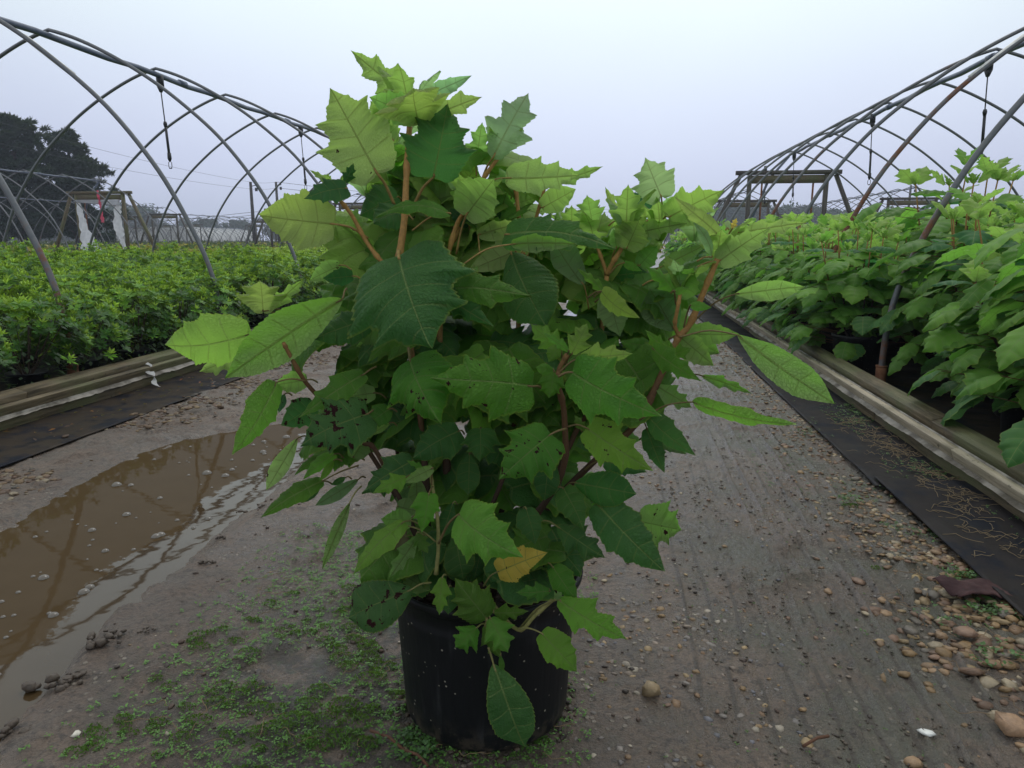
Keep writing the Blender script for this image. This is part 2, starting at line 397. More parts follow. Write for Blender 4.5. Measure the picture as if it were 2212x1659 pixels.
def water_mat():
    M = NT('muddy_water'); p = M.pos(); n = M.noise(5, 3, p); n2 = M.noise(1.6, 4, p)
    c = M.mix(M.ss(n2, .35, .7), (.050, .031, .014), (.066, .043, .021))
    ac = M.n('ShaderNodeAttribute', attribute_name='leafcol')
    # dark reflection on the left part, painted as dull brown diffuse through the alpha
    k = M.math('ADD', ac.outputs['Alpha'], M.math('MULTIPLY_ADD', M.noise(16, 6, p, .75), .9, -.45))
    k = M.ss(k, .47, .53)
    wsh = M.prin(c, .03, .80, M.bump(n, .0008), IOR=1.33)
    sd = M.n('ShaderNodeBsdfDiffuse'); M.l(M.mix(M.noise(7, 6, p, .65), (.062, .040, .019), (.085, .057, .030)), sd.inputs[0]); dark_refl = sd.outputs[0]
    ms = M.n('ShaderNodeMixShader'); M.l(M.math('MULTIPLY', k, .84), ms.inputs[0]); M.l(wsh, ms.inputs[1]); M.l(dark_refl, ms.inputs[2])
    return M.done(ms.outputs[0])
M_WATER = water_mat()
# ---------------------------------------------------------------- ground
PUD_Y = np.array([-.5, .9, 1.1, 1.56, 2.0, 2.36, 2.8, 3.1, 3.35, 3.5])
PUD_L = np.array([-1.85, -1.9, -1.92, -1.93, -1.96, -2.05, -2.08, -1.98, -1.75, -1.5])
PUD_R = np.array([-.95, -1.06, -1.17, -1.27, -1.28, -1.28, -1.29, -1.32, -1.42, -1.5])
WATER_Z = -.012
def ground_z(x, y):
    x = np.asarray(x, float); y = np.asarray(y, float)
    h = .016 * (fbm(x * 1.1, y * .9, 3, 1) - .5) + .012 * (fbm(x * 6, y * 6, 4, 3) - .5) + .006 * (fbm(x * 28, y * 28, 3, 5) - .5)
    # puddle basin
    wob = .07 * (fbm(x * 3, y * 3, 3, 9) - .5)
    L = np.interp(y, PUD_Y, PUD_L); R = np.interp(y, PUD_Y, PUD_R)
    ins = np.minimum(x - L, R - x) + wob - .07
    ins = np.where((y > 3.5), -.3, ins)
    b = sstep(-.22, .18, ins)
    h = h * (1 - .75 * b) - .05 * b + .002
    # pushed-up ridges at the right of the puddle
    dr = x - R
    h += .014 * np.exp(-((dr - .07 + .03 * np.sin(y * 5)) / .035) ** 2) * sstep(.4, .62, fbm(x * 4, y * 7, 3, 14)) * (y < 3.6)
    # far rut with water further down the lane
    for (cx, y0, y1, wd) in ((-.55, 7.5, 10.5, .16), (-.35, 12, 20, .22), (-1.1, 15, 30, .25), (.1, 22, 40, .2)):
        m = np.exp(-((x - cx - .1 * np.sin(y * .8)) / wd) ** 2) * sstep(y0, y0 + .6, y) * (1 - sstep(y1 - .6, y1, y))
        h -= .038 * m
    # tyre tracks: ribs along the lane with lugs across
    for (c, w, s) in ((.50, .34, 1.0), (-.35, .22, .35), (.95, .12, .5)):
        cc = c + .05 * np.sin(y * .55 + c)
        m = np.exp(-((x - cc) / w) ** 4) * s
        lug = np.sin((y + .35 * np.abs((((x - cc) * 9) % 1) - .5)) * 75) * .5 + .5
        xr_ = (x - cc + .006 * np.sin(y * 3.1) + .03 * (vnoise(x * 7, y * .35, 23) - .5)) * 17; rib = np.abs((xr_ % 1) - .5) * 2; rib = rib * (.35 + .65 * (_LAT[np.floor(xr_ + .5).astype(int) % 256, 7] > .38))
        h += m * (-.007 + .0135 * sstep(.80, .98, rib) * (.4 + 1.1 * fbm(x * 5, y * 9, 3, 22)) + .0035 * lug * (fbm(x * 3, y * 2, 3, 21) > .42))
    # churned lumps
    lump = sstep(.60, .72, fbm(x * 11, y * 11, 3, 30)) * sstep(.45, .6, fbm(x * 1.4, y * 1.4, 2, 33))
    h += .013 * lump * (1 - b)
    h += .010 * (fbm(x * 17, y * 17, 3, 37) - .5) * (1 - b)
    return h
def axis(lo, hi, fine, d0, grow, far0, far1):
    a = list(np.arange(lo, hi, fine)); s = fine; v = hi
    while v < far1: a.append(v); s *= grow; v += s
    s = fine; v = lo - fine
    while v > far0: a.insert(0, v); s *= grow; v -= s
    return np.array([far0] + a + [far1])
gx = axis(-2.2, 1.15, .0095, 0, 1.06, -290, 290)
gy = [-60, -20, -6, -2, -.6, .2]
v = .6
while v < 300: gy.append(v); v += max(.008, .0045 * v * (1 if v < 8 else (v / 8) ** .9))
gy = np.array(gy)
X, Y = np.meshgrid(gx, gy)
Z = ground_z(X, Y)
fade = 1 - sstep(12, 40, np.abs(X)) ; Z = Z * fade * (1 - .6 * sstep(25, 60, Y))
# keep the beds flat under the cloth
bed = np.maximum(sstep(-2.42, -2.6, X), sstep(.98, 1.08, X)); Z = Z * (1 - .85 * bed) - .004 * bed
ny, nx = X.shape
idx = (np.arange(ny - 1)[:, None] * nx + np.arange(nx - 1)[None, :]).ravel()
g = MB(); g.add(np.stack([X.ravel(), Y.ravel(), Z.ravel()], 1), np.stack([idx, idx + 1, idx + nx + 1, idx + nx], 1))
tag(g.build('ground', M_MUD, smooth=True), kind='structure')
# water surfaces
w = MB(); _x = np.linspace(-2.4, -.8, 40); _y = np.linspace(-.4, 3.7, 100); _X, _Y = np.meshgrid(_x, _y)
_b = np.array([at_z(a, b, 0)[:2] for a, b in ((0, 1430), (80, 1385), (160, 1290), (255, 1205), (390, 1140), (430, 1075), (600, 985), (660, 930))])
_k = np.clip(.5 - (_X - np.interp(_Y, _b[:, 1], _b[:, 0])) / .22, 0, 1); _c = np.ones((_X.size, 4)); _c[:, 3] = _k.ravel()  # alpha marks where the dark reflection is painted on the water
_i = (np.arange(99)[:, None] * 40 + np.arange(39)[None, :]).ravel()
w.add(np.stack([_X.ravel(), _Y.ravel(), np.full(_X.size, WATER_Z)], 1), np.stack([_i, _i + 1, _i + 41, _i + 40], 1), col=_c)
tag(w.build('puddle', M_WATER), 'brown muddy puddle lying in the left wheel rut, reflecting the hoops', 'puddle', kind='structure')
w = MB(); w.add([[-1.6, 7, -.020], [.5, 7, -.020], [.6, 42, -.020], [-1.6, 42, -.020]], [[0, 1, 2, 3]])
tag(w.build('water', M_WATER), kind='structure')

# bubbles floating on the puddle
M_BUB = NT('bubble'); M_BUB = M_BUB.done(M_BUB.prin((.13, .11, .09), .05, .6))
bb = MB()
for i in range(115):
    y = rnd.uniform(.9, 3.2); L = np.interp(y, PUD_Y, PUD_L) + .1; R = np.interp(y, PUD_Y, PUD_R) - .06
    x = R - (R - L) * rnd.random() ** 1.0; r = rnd.choice((.004, .005, .006, .008, .012, .016)) * rnd.uniform(.7, 1.2)
    n = 10; a = np.linspace(0, 2 * PI, n, endpoint=False); V = []
    for (q, hh) in ((1.12, 0), (1, .22), (.72, .5), (.3, .66)):
        V.append(np.stack([x + r * q * np.cos(a), y + r * q * np.sin(a), np.full(n, WATER_Z + .0005 + hh * r)], 1))
    V = np.concatenate(V); fs = [[k * n + j, k * n + (j + 1) % n, (k + 1) * n + (j + 1) % n, (k + 1) * n + j] for k in range(3) for j in range(n)]
    bb.add(V, fs + [list(range(3 * n, 4 * n))], 0)
tag(bb.build('bubbles', M_BUB, smooth=True), 'small clear bubbles floating on the brown puddle', 'bubbles', kind='stuff')

# ---------------------------------------------------------------- stones
def stone_geo(mb, x, y, z, r, col, flat=.42, rg=rnd):
    n = 6; m = 4
    V = [[0, 0, -flat * .8]]
    for k in range(1, m):
        ph = PI * k / m
        for j in range(n):
            a = 2 * PI * (j + (k % 2) * .5) / n; q = rg.uniform(.62, 1.2)
            V.append([math.sin(ph) * math.cos(a) * q, math.sin(ph) * math.sin(a) * q, -math.cos(ph) * flat * rg.uniform(.8, 1.1)])
    V.append([0, 0, flat * rg.uniform(.75, .95)])
    V = np.array(V); V[:, 0] *= rg.uniform(.9, 1.6); an = rg.uniform(0, PI); c, s = math.cos(an), math.sin(an)
    V = V @ np.array([[c, s, 0], [-s, c, 0], [0, 0, 1]]); t = rg.uniform(-.35, .35); c, s = math.cos(t), math.sin(t)
    V = V @ np.array([[1, 0, 0], [0, c, s], [0, -s, c]])
    F = [[0, 1 + (j + 1) % n, 1 + j] for j in range(n)]
    for k in range(m - 2):
        for j in range(n): F.append([1 + k * n + j, 1 + k * n + (j + 1) % n, 1 + (k + 1) * n + (j + 1) % n, 1 + (k + 1) * n + j])
    e = len(V) - 1; b = 1 + (m - 2) * n
    F += [[b + j, b + (j + 1) % n, e] for j in range(n)]
    mb.add(V * r + np.array([x, y, z]), F, 0, col=col)
TAN = [(.24, .15, .07), (.30, .21, .11), (.20, .12, .065), (.34, .27, .18), (.16, .095, .06), (.27, .17, .095), (.15, .125, .10), (.22, .13, .085)]
GREY = [(.16, .14, .13), (.21, .18, .16), (.13, .125, .14), (.26, .20, .155), (.19, .145, .115), (.33, .28, .22)]
gr = MB()
def scatter(N, fx, fy, rr, cols, fn=None, sink=.05):
    k = 0; tries = 0
    while k < N and tries < N * 20:
        tries += 1
        x = fx(); y = fy()
        if fn and rnd.random() > fn(x, y): continue
        c = rnd.choice(cols); j = rnd.uniform(.75, 1.25); r = rr() * rnd.uniform(.7, 1.3)
        stone_geo(gr, x, y, float(ground_z(x, y)) + r * sink, r, (c[0] * j, c[1] * j, c[2] * j, 0)); k += 1
pz = lambda x, y: fbm(x * 3, y * 3, 3, 50)
# right strip beside the cloth: coarse near, fine far
scatter(800, lambda: rnd.triangular(.50, 1.14, 1.02), lambda: rnd.uniform(.95, 2.1), lambda: rnd.triangular(.005, .022, .009), TAN, lambda x, y: float(sstep(.36, .54, pz(x, y))) * (1 if x > .56 + .18 * (y - 1.3) else .12))
scatter(1500, lambda: rnd.triangular(.68, 1.06, .98), lambda: 2.1 + 7 * rnd.random() ** 1.8, lambda: rnd.uniform(.005, .012), TAN, lambda x, y: float(sstep(.34, .52, pz(x, y))) if y < 3.2 else 1)
scatter(700, lambda: rnd.uniform(-.1, .95), lambda: rnd.uniform(.95, 3), lambda: rnd.triangular(.002, .008, .003), TAN + GREY, lambda x, y: .25 + .75 * float(pz(x, y) > .5), .15)
scatter(260, lambda: rnd.uniform(-.05, .42), lambda: rnd.uniform(1.0, 1.75), lambda: rnd.triangular(.003, .012, .005), GREY + TAN[:3], lambda x, y: float(sstep(.42, .6, fbm(x * 5, y * 5, 3, 61))), -.1)
# left strip by the boards
scatter(1500, lambda: rnd.triangular(-2.58, -2.05, -2.42), lambda: 1.6 + 5.5 * rnd.random() ** 1.2, lambda: rnd.triangular(.005, .019, .009), [(c[0] * .62, c[1] * .62, c[2] * .62) for c in TAN], lambda x, y: float(sstep(.38, .55, pz(x, y))))
scatter(240, lambda: rnd.uniform(-2.2, -.3), lambda: rnd.uniform(.9, 4.4), lambda: rnd.uniform(.0018, .005), [(.42, .36, .28), (.25, .18, .11), (.10, .07, .05)], lambda x, y: 0 if np.interp(y, PUD_Y, PUD_L) < x < np.interp(y, PUD_Y, PUD_R) else 1)
tag(gr.build('gravel', M_STONE), 'tan and grey wet gravel scattered along the lane edges', 'gravel', kind='stuff')
def one_stone(px, py, r, col, label, flat=.7, grp=None, name='stone'):
    m = MB(); P = at_z(px, py, 0); rg = random.Random(int(px)); stone_geo(m, 0, 0, r * .35, r, col + (0,), flat, rg)
    o = m.build(name, M_STONE); o.location = (P[0], P[1], float(ground_z(P[0], P[1]))); tag(o, label, 'stone', grp); return o
one_stone(1405, 1500, .022, (.30, .215, .12), 'angular tan stone standing up from the mud right of the pot', .8)
one_stone(2000, 1583, .017, (.80, .79, .76), 'flat bright white stone in the track at lower right', .25)
one_stone(1565, 1290, .017, (.20, .16, .14), 'small dull stone embedded in the tyre track', .4) if False else None
one_stone(2085, 1375, .030, (.27, .165, .11), 'large flat brown stone beside the dark cloth scrap', .3)
one_stone(2180, 1575, .034, (.36, .22, .13), 'big orange stone at the lower right corner', .45)
one_stone(165, 1590, .009, (.75, .70, .60), 'small white chip on the mud at lower left', .5)
one_stone(1980, 1252, .016, (.34, .24, .11), 'pale tan stone by the weeds at the cloth edge', .5)

# mud clods thrown up beside the puddle, plus a dark ring shading the pot foot
cl = MB()
for (px_, py_, r) in ((215, 1395, .050), (250, 1372, .030), (120, 1480, .05), (160, 1470, .035), (318, 1362, .02), (445, 1215, .03), (520, 1098, .022), (480, 1165, .02), (28, 1570, .035), (565, 1090, .02)):
    P = at_z(px_, py_, 0)
    for k in range(11):
        rr_ = r * rnd.uniform(.10, .30); stone_geo(cl, P[0] + rnd.gauss(0, r * .5), P[1] + rnd.gauss(0, r * .38), float(ground_z(P[0], P[1])) + rnd.uniform(0, .3) * r, rr_, (.09, .066, .05, 0), .7)
for k in range(170):  # dark clods ringing the pot base stand in for its contact shadow
    a = rnd.uniform(0, 2 * PI); q = rnd.uniform(.150, .185); x = -.235 + q * math.cos(a); y = 1.29 + q * math.sin(a); r = rnd.uniform(.003, .009)
    stone_geo(cl, x, y, float(ground_z(x, y)) + r * .2, r, rnd.choice([(.05, .035, .026, 0), (.07, .05, .035, 0), (.035, .026, .02, 0)]), .6)
for k in range(420):
    x = rnd.uniform(-1.9, .7); y = rnd.uniform(1.0, 3.6)
    if np.interp(y, PUD_Y, PUD_L) - .05 < x < np.interp(y, PUD_Y, PUD_R) + .02: continue
    r = rnd.uniform(.002, .007); stone_geo(cl, x, y, float(ground_z(x, y)) + r * .3, r, rnd.choice([(.07, .045, .035, 0), (.09, .055, .04, 0), (.05, .035, .028, 0)]), .6)
for k in range(3600):
    c = rnd.choice((.50, .50, .50, -.35, .95)); w_ = {.5: .34, -.35: .22, .95: .12}[c]; y = .95 + 4 * rnd.random() ** 1.4; q = rnd.randint(-5, 5)
    x = c + .05 * math.sin(y * .55 + c) + (q + .5) / 15 * 1.0 - .006 * math.sin(y * 3.1) + rnd.gauss(0, .006)
    if abs(x - c) > w_ * 1.05 or fbm(x * 4, y * 6, 2, 52) < .45: continue
    r = rnd.uniform(.0016, .0042); stone_geo(cl, x, y, float(ground_z(x, y)) + r * .3, r, rnd.choice([(.08, .06, .045, 0), (.105, .078, .056, 0), (.07, .068, .045, 0), (.055, .04, .03, 0)]), .6)
tag(cl.build('mud_clods_pot_shade', M_STONE), 'dark wet clods of mud lying beside the puddle and tracks, with a dark ring as contact shade round the pot', 'mud clods', kind='stuff')

# ---------------------------------------------------------------- moss and weeds
def weed(mb, x, y, z, r, col, rg=rnd, n=None, lift=.6):
    n = n or rg.randint(4, 8)
    for k in range(n):
        a = rg.uniform(0, 2 * PI); d = r * rg.uniform(.2, 1); s = r * rg.uniform(.25, .45); t = rg.uniform(-.5, .5)
        cx_, cy_, cz_ = x + d * math.cos(a), y + d * math.sin(a), z + r * lift * rg.uniform(.15, 1)
        u = np.array([math.cos(a), math.sin(a), t]) * s; v_ = np.array([-math.sin(a), math.cos(a), rg.uniform(-.4, .4)]) * s * .7
        c0 = np.array([cx_, cy_, cz_]); j = rg.uniform(.7, 1.35)
        mb.add([c0 - u, c0 - u * .2 + v_, c0 + u * .7 + v_ * .6, c0 + u, c0 + u * .7 - v_ * .6, c0 - u * .2 - v_], [[0, 1, 2, 3], [0, 3, 4, 5]], 0, col=(col[0] * j, col[1] * j, col[2] * j, 0))
ws = MB()
def weeds(N, fx, fy, rr, col, fn=None):
    for k in range(N):
        x = fx(); y = fy()
        if fn and rnd.random() > fn(x, y): continue
        weed(ws, x, y, float(ground_z(x, y)) + (.002 if x < 1.0 else .018), rr() * rnd.uniform(.7, 1.3), col)
G1 = (.075, .17, .045); G2 = (.045, .12, .03)
def leftmask(x, y): return float(sstep(.34, .50, fbm(x * 4.5, y * 4.5, 4, 70))) * float(sstep(-1.12, -.72, x)) * float(1 - sstep(-.12, .05, x))
weeds(7500, lambda: rnd.uniform(-1.1, -.02), lambda: rnd.uniform(.95, 2.1), lambda: .0062, (.13, .28, .06), leftmask)
weeds(700, lambda: rnd.uniform(.6, 1.05), lambda: rnd.uniform(1.0, 4.0), lambda: .007, G1, lambda x, y: float(sstep(.55, .68, fbm(x * 5, y * 5, 3, 75))))
weeds(420, lambda: rnd.uniform(-.1, .9), lambda: rnd.uniform(1.0, 3.2), lambda: .004, (.10, .19, .05), lambda x, y: float(fbm(x * 3, y * 3, 3, 78) > .52))
weeds(500, lambda: rnd.gauss(1.29, .035), lambda: rnd.uniform(1.3, 4.2), lambda: .009, G1, lambda x, y: float(sstep(.45, .6, fbm(x * 3, y * 3, 3, 79))))
weeds(900, lambda: rnd.gauss(1.22, .07), lambda: rnd.uniform(1.3, 4.6), lambda: .008, G1, lambda x, y: float(sstep(.50, .62, fbm(x * 5, y * 3, 3, 83))) if 1.02 < x < 1.33 else 0)
for (px_, py_, n, r) in ((1745, 935, 16, .012), (1840, 1085, 22, .012), (2080, 1250, 22, .012), (1990, 1160, 12, .010), (1840, 915, 14, .014), (2150, 1330, 26, .014), (2190, 1240, 20, .014), (2150, 1420, 16, .013), (1925, 1140, 8, .009), (2195, 1130, 14, .014), (1905, 955, 8, .012), (2040, 1345, 14, .01), (910, 1610, 34, .012), (925, 1590, 20, .012)):
    P = at_z(px_, py_, 0)
    for k in range(n):
        x = P[0] + rnd.gauss(0, .035); y = P[1] + rnd.gauss(0, .03); weed(ws, x, y, .006, r, G1, n=7, lift=1.1)
tag(ws.build('weeds', M_SMALL), 'tiny green seedlings and weeds growing on the damp ground', 'weeds', kind='stuff')
ms = MB()   # moss cushions: domes of short blades
def moss(cx_, cy_, r):
    z = float(ground_z(cx_, cy_))
    for k in range(int(260 * (r / .03) ** 1.6)):
        a = rnd.uniform(0, 2 * PI); q = math.sqrt(rnd.random()); x = cx_ + r * 1.5 * q * math.cos(a); y = cy_ + r * q * math.sin(a)
        zz = z + r * .42 * (1 - q * q) + rnd.uniform(0, .002); s = rnd.uniform(.0012, .0026); j = rnd.uniform(.6, 1.4); b = rnd.uniform(0, PI)
        dx, dy = math.cos(b) * s, math.sin(b) * s
        ms.add([[x - dx, y - dy, zz - .001], [x + dx, y + dy, zz - .001], [x + dx * .3 + rnd.uniform(-s, s), y + rnd.uniform(-s, s), zz + s * 1.6]], [[0, 1, 2]], 0, col=(.085 * j, .19 * j, .04 * j, 0))
for (px_, py_, r) in ((640, 1560, .032), (600, 1580, .028), (665, 1520, .02), (560, 1530, .022), (700, 1600, .03), (700, 1560, .026), (745, 1520, .025), (770, 1560, .026), (430, 1560, .02), (740, 1420, .022), (765, 1380, .018), (800, 1400, .02), (690, 1490, .02), (820, 1350, .02), (800, 1470, .026), (835, 1440, .02), (395, 1600, .018), (520, 1500, .016), (470, 1520, .018), (780, 1610, .028), (1840, 1088, .022), (2075, 1240, .022), (1895, 1225, .012), (735, 1590, .02), (650, 1610, .022)):
    P = at_z(px_, py_, 0); moss(P[0], P[1], r)
for k in range(170):
    x = rnd.uniform(-1.0, -.1); y = rnd.uniform(1.0, 1.7)
    if rnd.random() < leftmask(x, y): moss(x, y, rnd.uniform(.008, .018))
tag(ms.build('moss', M_SMALL), 'dark green moss cushions on the mud left of the pot', 'moss', kind='stuff')

# dry roots and straws
rt = MB()
def straw(x, y, z, L, col=(.26, .19, .11, 0), r=.0009, curl=.8):
    a = rnd.uniform(0, 2 * PI); P = [[x, y, z + .003]]
    for k in range(6):
        a += rnd.gauss(0, curl * .5); P.append([P[-1][0] + math.cos(a) * L / 6, P[-1][1] + math.sin(a) * L / 6, z + rnd.uniform(.002, .012)])
    rt.tube(P, r, 4, col=col, caps=False)
for k in range(360):
    y = rnd.uniform(1.4, 3.8); x = min(1.32, rnd.gauss(1.23, .06))
    if fbm(x * 2, y * 3, 3, 90) > .46: straw(x, y, .022, rnd.uniform(.04, .13))
for k in range(80): straw(rnd.uniform(-.95, -.1), rnd.uniform(1.0, 1.8), .004, rnd.uniform(.03, .09), (.24, .17, .09, 0), .0007)
for k in range(60): straw(rnd.uniform(.75, 1.05), rnd.uniform(1.1, 2.4), .006, rnd.uniform(.04, .1), (.22, .15, .09, 0))
for (a, b) in (((800, 1578), (875, 1622)), ((870, 1620), (925, 1655)), ((1735, 1612), (1790, 1590))):
    A, B = at_z(*a, .01), at_z(*b, .008); rt.tube([A, (A + B) / 2 + np.array([.003, .004, .004]), B], .003, 6, col=(.13, .06, .035, 0))
tag(rt.build('dry_roots', M_VC), 'dry brown roots, straws and twigs strewn on the ground and cloth', 'dry roots', kind='stuff')

# ---------------------------------------------------------------- cloth strips and bed floors
def cloth_strip(name, x0, x1, y0, y1, label, z=.010, seed=0, nxs=26, mat=None):
    xs = np.linspace(x0, x1, nxs); ys = y0 + (y1 - y0) * np.linspace(0, 1, 260) ** 1.7
    X, Y = np.meshgrid(xs, ys); e = np.minimum(X - x0, x1 - X)
    X = X + (.018 * (fbm(Y * 2.2, Y * 0 + seed, 3, 4) - .5)) * (1 - sstep(0, .08, e))
    Z = z + .014 * (fbm(X * 5, Y * 2.2, 3, 40 + seed) - .35) + .004 * (fbm(X * 18, Y * 9, 2, 44 + seed))
    ny, nx = X.shape; idx = (np.arange(ny - 1)[:, None] * nx + np.arange(nx - 1)[None, :]).ravel()
    m = MB(); m.add(np.stack([X.ravel(), Y.ravel(), Z.ravel()], 1), np.stack([idx, idx + 1, idx + nx + 1, idx + nx], 1))
    o = m.build(name, mat or M_CLOTH, smooth=True)
    s = o.modifiers.new('t', 'SOLIDIFY'); s.thickness = .003; s.offset = -1
    return tag(o, label, 'ground cloth')
cloth_strip('ground_cloth', -3.0, -2.46, .2, 21.9, 'black woven cloth strip with debris along the left boards', seed=1)
cloth_strip('ground_cloth', 1.0, 1.37, 2.75, 19.2, 'black woven cloth strip along the right boards, the farther sheet', seed=2, mat=M_CLOTH_R)
cloth_strip('ground_cloth', 1.015, 1.37, .9, 2.83, 'black woven cloth strip overlapping in front on the right, nearest sheet', seed=3, z=.020, mat=M_CLOTH_R)
def sheet(name, x0, x1, y0, y1, z, mat, kind='structure'):
    m = MB(); m.add([[x0, y0, z], [x1, y0, z], [x1, y1, z], [x0, y1, z]], [[0, 1, 2, 3]]); return tag(m.build(name, mat), kind=kind)
sheet('bed_floor', -8.8, -3.05, -1, 22, .014, M_CLOTH); sheet('bed_floor', 1.40, 7.4, -1, 19.6, .014, M_CLOTH)
# dark red scrap of cloth at the right edge
P = at_z(2095, 1290, 0)
xs = np.linspace(-.075, .075, 14); X, Y = np.meshgrid(xs, np.linspace(-.05, .05, 10)); Z = .022 + .035 * fbm(X * 22, Y * 22, 3, 66) - .01
X = X + .02 * (fbm(Y * 30, Y, 2, 67) - .5); m = MB(); idx = (np.arange(9)[:, None] * 14 + np.arange(13)[None, :]).ravel()
m.add(np.stack([X.ravel(), Y.ravel(), Z.ravel()], 1), np.stack([idx, idx + 1, idx + 15, idx + 14], 1))
o = m.build('cloth_scrap', simple('maroon_cloth', (.035, .016, .018), (.07, .035, .035), 20, .8, .2, .004, 60), smooth=True); o.location = (P[0], P[1], 0); o.rotation_euler = (0, 0, .25)
s = o.modifiers.new('t', 'SOLIDIFY'); s.thickness = .003
tag(o, 'dark maroon cloth scrap crumpled on the gravel at right', 'cloth scrap')

# ---------------------------------------------------------------- bed edge boards
def plank(mb, x, z, tx, tz, y0, y1, mat=0, seg=1.83, jig=.012, tilt=0.0, round_=0):
    y = y0
    while y < y1:
        e = min(y + seg - .004, y1); n = 14; ys = np.linspace(y, e, n); dx0, dx1 = rnd.uniform(-jig, jig), rnd.uniform(-jig, jig); dz0, dz1 = rnd.uniform(-jig, jig) * .6, rnd.uniform(-jig, jig) * .6
        V = []
        cs = np.array([(-.5, -.47), (-.47, -.5), (.47, -.5), (.5, -.47), (.5, .46), (.46, .5), (-.46, .5), (-.5, .46)])
        for i, yy in enumerate(ys):
            t = i / (n - 1); cx_ = x + dx0 * (1 - t) + dx1 * t; cz_ = z + dz0 * (1 - t) + dz1 * t
            w_ = 1 + .05 * (rnd.random() - .5)
            p2 = cs * np.array([tx * w_, tz * w_]); c, s = math.cos(tilt), math.sin(tilt)
            V += [[cx_ + a * c - b * s, yy, cz_ + a * s + b * c] for a, b in p2]
        F = [[i * 8 + j, i * 8 + (j + 1) % 8, (i + 1) * 8 + (j + 1) % 8, (i + 1) * 8 + j] for i in range(n - 1) for j in range(8)]
        F += [list(range(8))[::-1], list(range((n - 1) * 8, n * 8))]
        mb.add(V, F, mat); y += seg
def film_fringe(mb, x, z0, y0, y1, depth, side, seed, lean=.03):
    ys = np.linspace(y0, y1, int((y1 - y0) / .02)); D = depth * (.35 + 1.1 * fbm(ys * 2.5, ys * 0, 4, seed)) * (.9 + .3 * (vnoise(ys * 40, ys * 0, seed) - .5))
    V = []
    for i, yy in enumerate(ys):
        for k, t in enumerate((0, .35, .7, 1)):
            V.append([x + side * (.003 + lean * t * (.4 + fbm(yy * 4, t * 3., 2, seed + 1))), yy, z0 - D[i] * t])
    n = len(ys); F = [[i * 4 + k, i * 4 + k + 1, (i + 1) * 4 + k + 1, (i + 1) * 4 + k] for i in range(n - 1) for k in range(3)]
    mb.add(V, F)
def border(xf, side, y1, label):
    """xf = x of the lane face, side = +1 when the lane lies at +x"""
    root = empty('bed_border', (xf, 0, 0), label=label, cat='garden border')
    off = np.array([xf, 0, 0])
    def fin(mb, name, mat):
        o = mb.build(name, mat, smooth=False); o.data.transform(Matrix.Translation(-Vector(off))); o.parent = root; return o
    m = MB(); plank(m, xf - side * .02, .052, .04, .10, .2, y1, seg=3.6); fin(m, 'lower_board', M_WOOD)
    m = MB(); plank(m, xf + side * .004, .106, .026, .056, .3, y1, seg=2.6, jig=.006, tilt=-side * .35); fin(m, 'batten', M_WOODP if side < 0 else M_WOOD)
    m = MB(); plank(m, xf - side * .065, .140, .075, .075, .1, y1, seg=3.1, jig=.01, tilt=-side * .25); fin(m, 'upper_board', M_WOOD)
    m = MB(); film_fringe(m, xf + side * .006, .088, .3, y1, .028 if side > 0 else .018, side, 5 + int(side)); 
    o = fin(m, 'film_fringe', M_RAG)
    m = MB(); film_fringe(m, xf - side * .012, .134, .3, y1, .012, side, 25 + int(side), lean=.01)
    fin(m, 'film_strip', M_RAG); return root
border(-2.93, 1, 21.8, 'mossy wooden boards with torn film edging the left azalea bed')
border(1.345, -1, 19.2, 'weathered boards with pale batten edging the right hydrangea bed')
# torn film rag hanging on the left boards
P = at_z(315, 800, .12); m = MB(); ys = []
V = []
for i in range(16):
    t = i / 15; V += [[0 + .10 * t + .012 * math.sin(i), -.0 - .05 * t + .02 * math.sin(i * .9), -.14 * t + .02], [.0 + .10 * t + .012 * math.sin(i), .028 + .02 * math.sin(i * 1.3) - .05 * t, -.14 * t + .02 + .006 * math.cos(i * 2)]]
m.add(V, [[2 * i, 2 * i + 1, 2 * i + 3, 2 * i + 2] for i in range(15)]); o = m.build('film_rag', M_FILM); o.location = (-2.93, at_x(315, 800, -2.93)[1], .13)
tag(o, 'narrow torn strip of film dangling over the left boards', 'plastic strip')
# leaves lying on the left cloth
m = MB()
for k in range(110):
    x = rnd.uniform(-2.92, -2.5); y = rnd.uniform(1.7, 4.6); s = rnd.uniform(.008, .017); a = rnd.uniform(0, 2 * PI); c = rnd.choice([(.22, .06, .02), (.12, .04, .025), (.30, .12, .03), (.06, .03, .02), (.08, .035, .025)])
    u = np.array([math.cos(a), math.sin(a), rnd.uniform(-.3, .3)]) * s; v_ = np.array([-math.sin(a), math.cos(a), rnd.uniform(-.3, .3)]) * s * .5; c0 = np.array([x, y, .026])
    m.add([c0 - u, c0 - v_ + [0, 0, .003], c0 + u, c0 + v_ + [0, 0, .003]], [[0, 1, 2], [0, 2, 3]], 0, col=c + (0,))
tag(m.build('fallen_leaves', M_SMALL), 'small brown and orange fallen leaves on the left cloth strip', 'fallen leaves', kind='stuff')
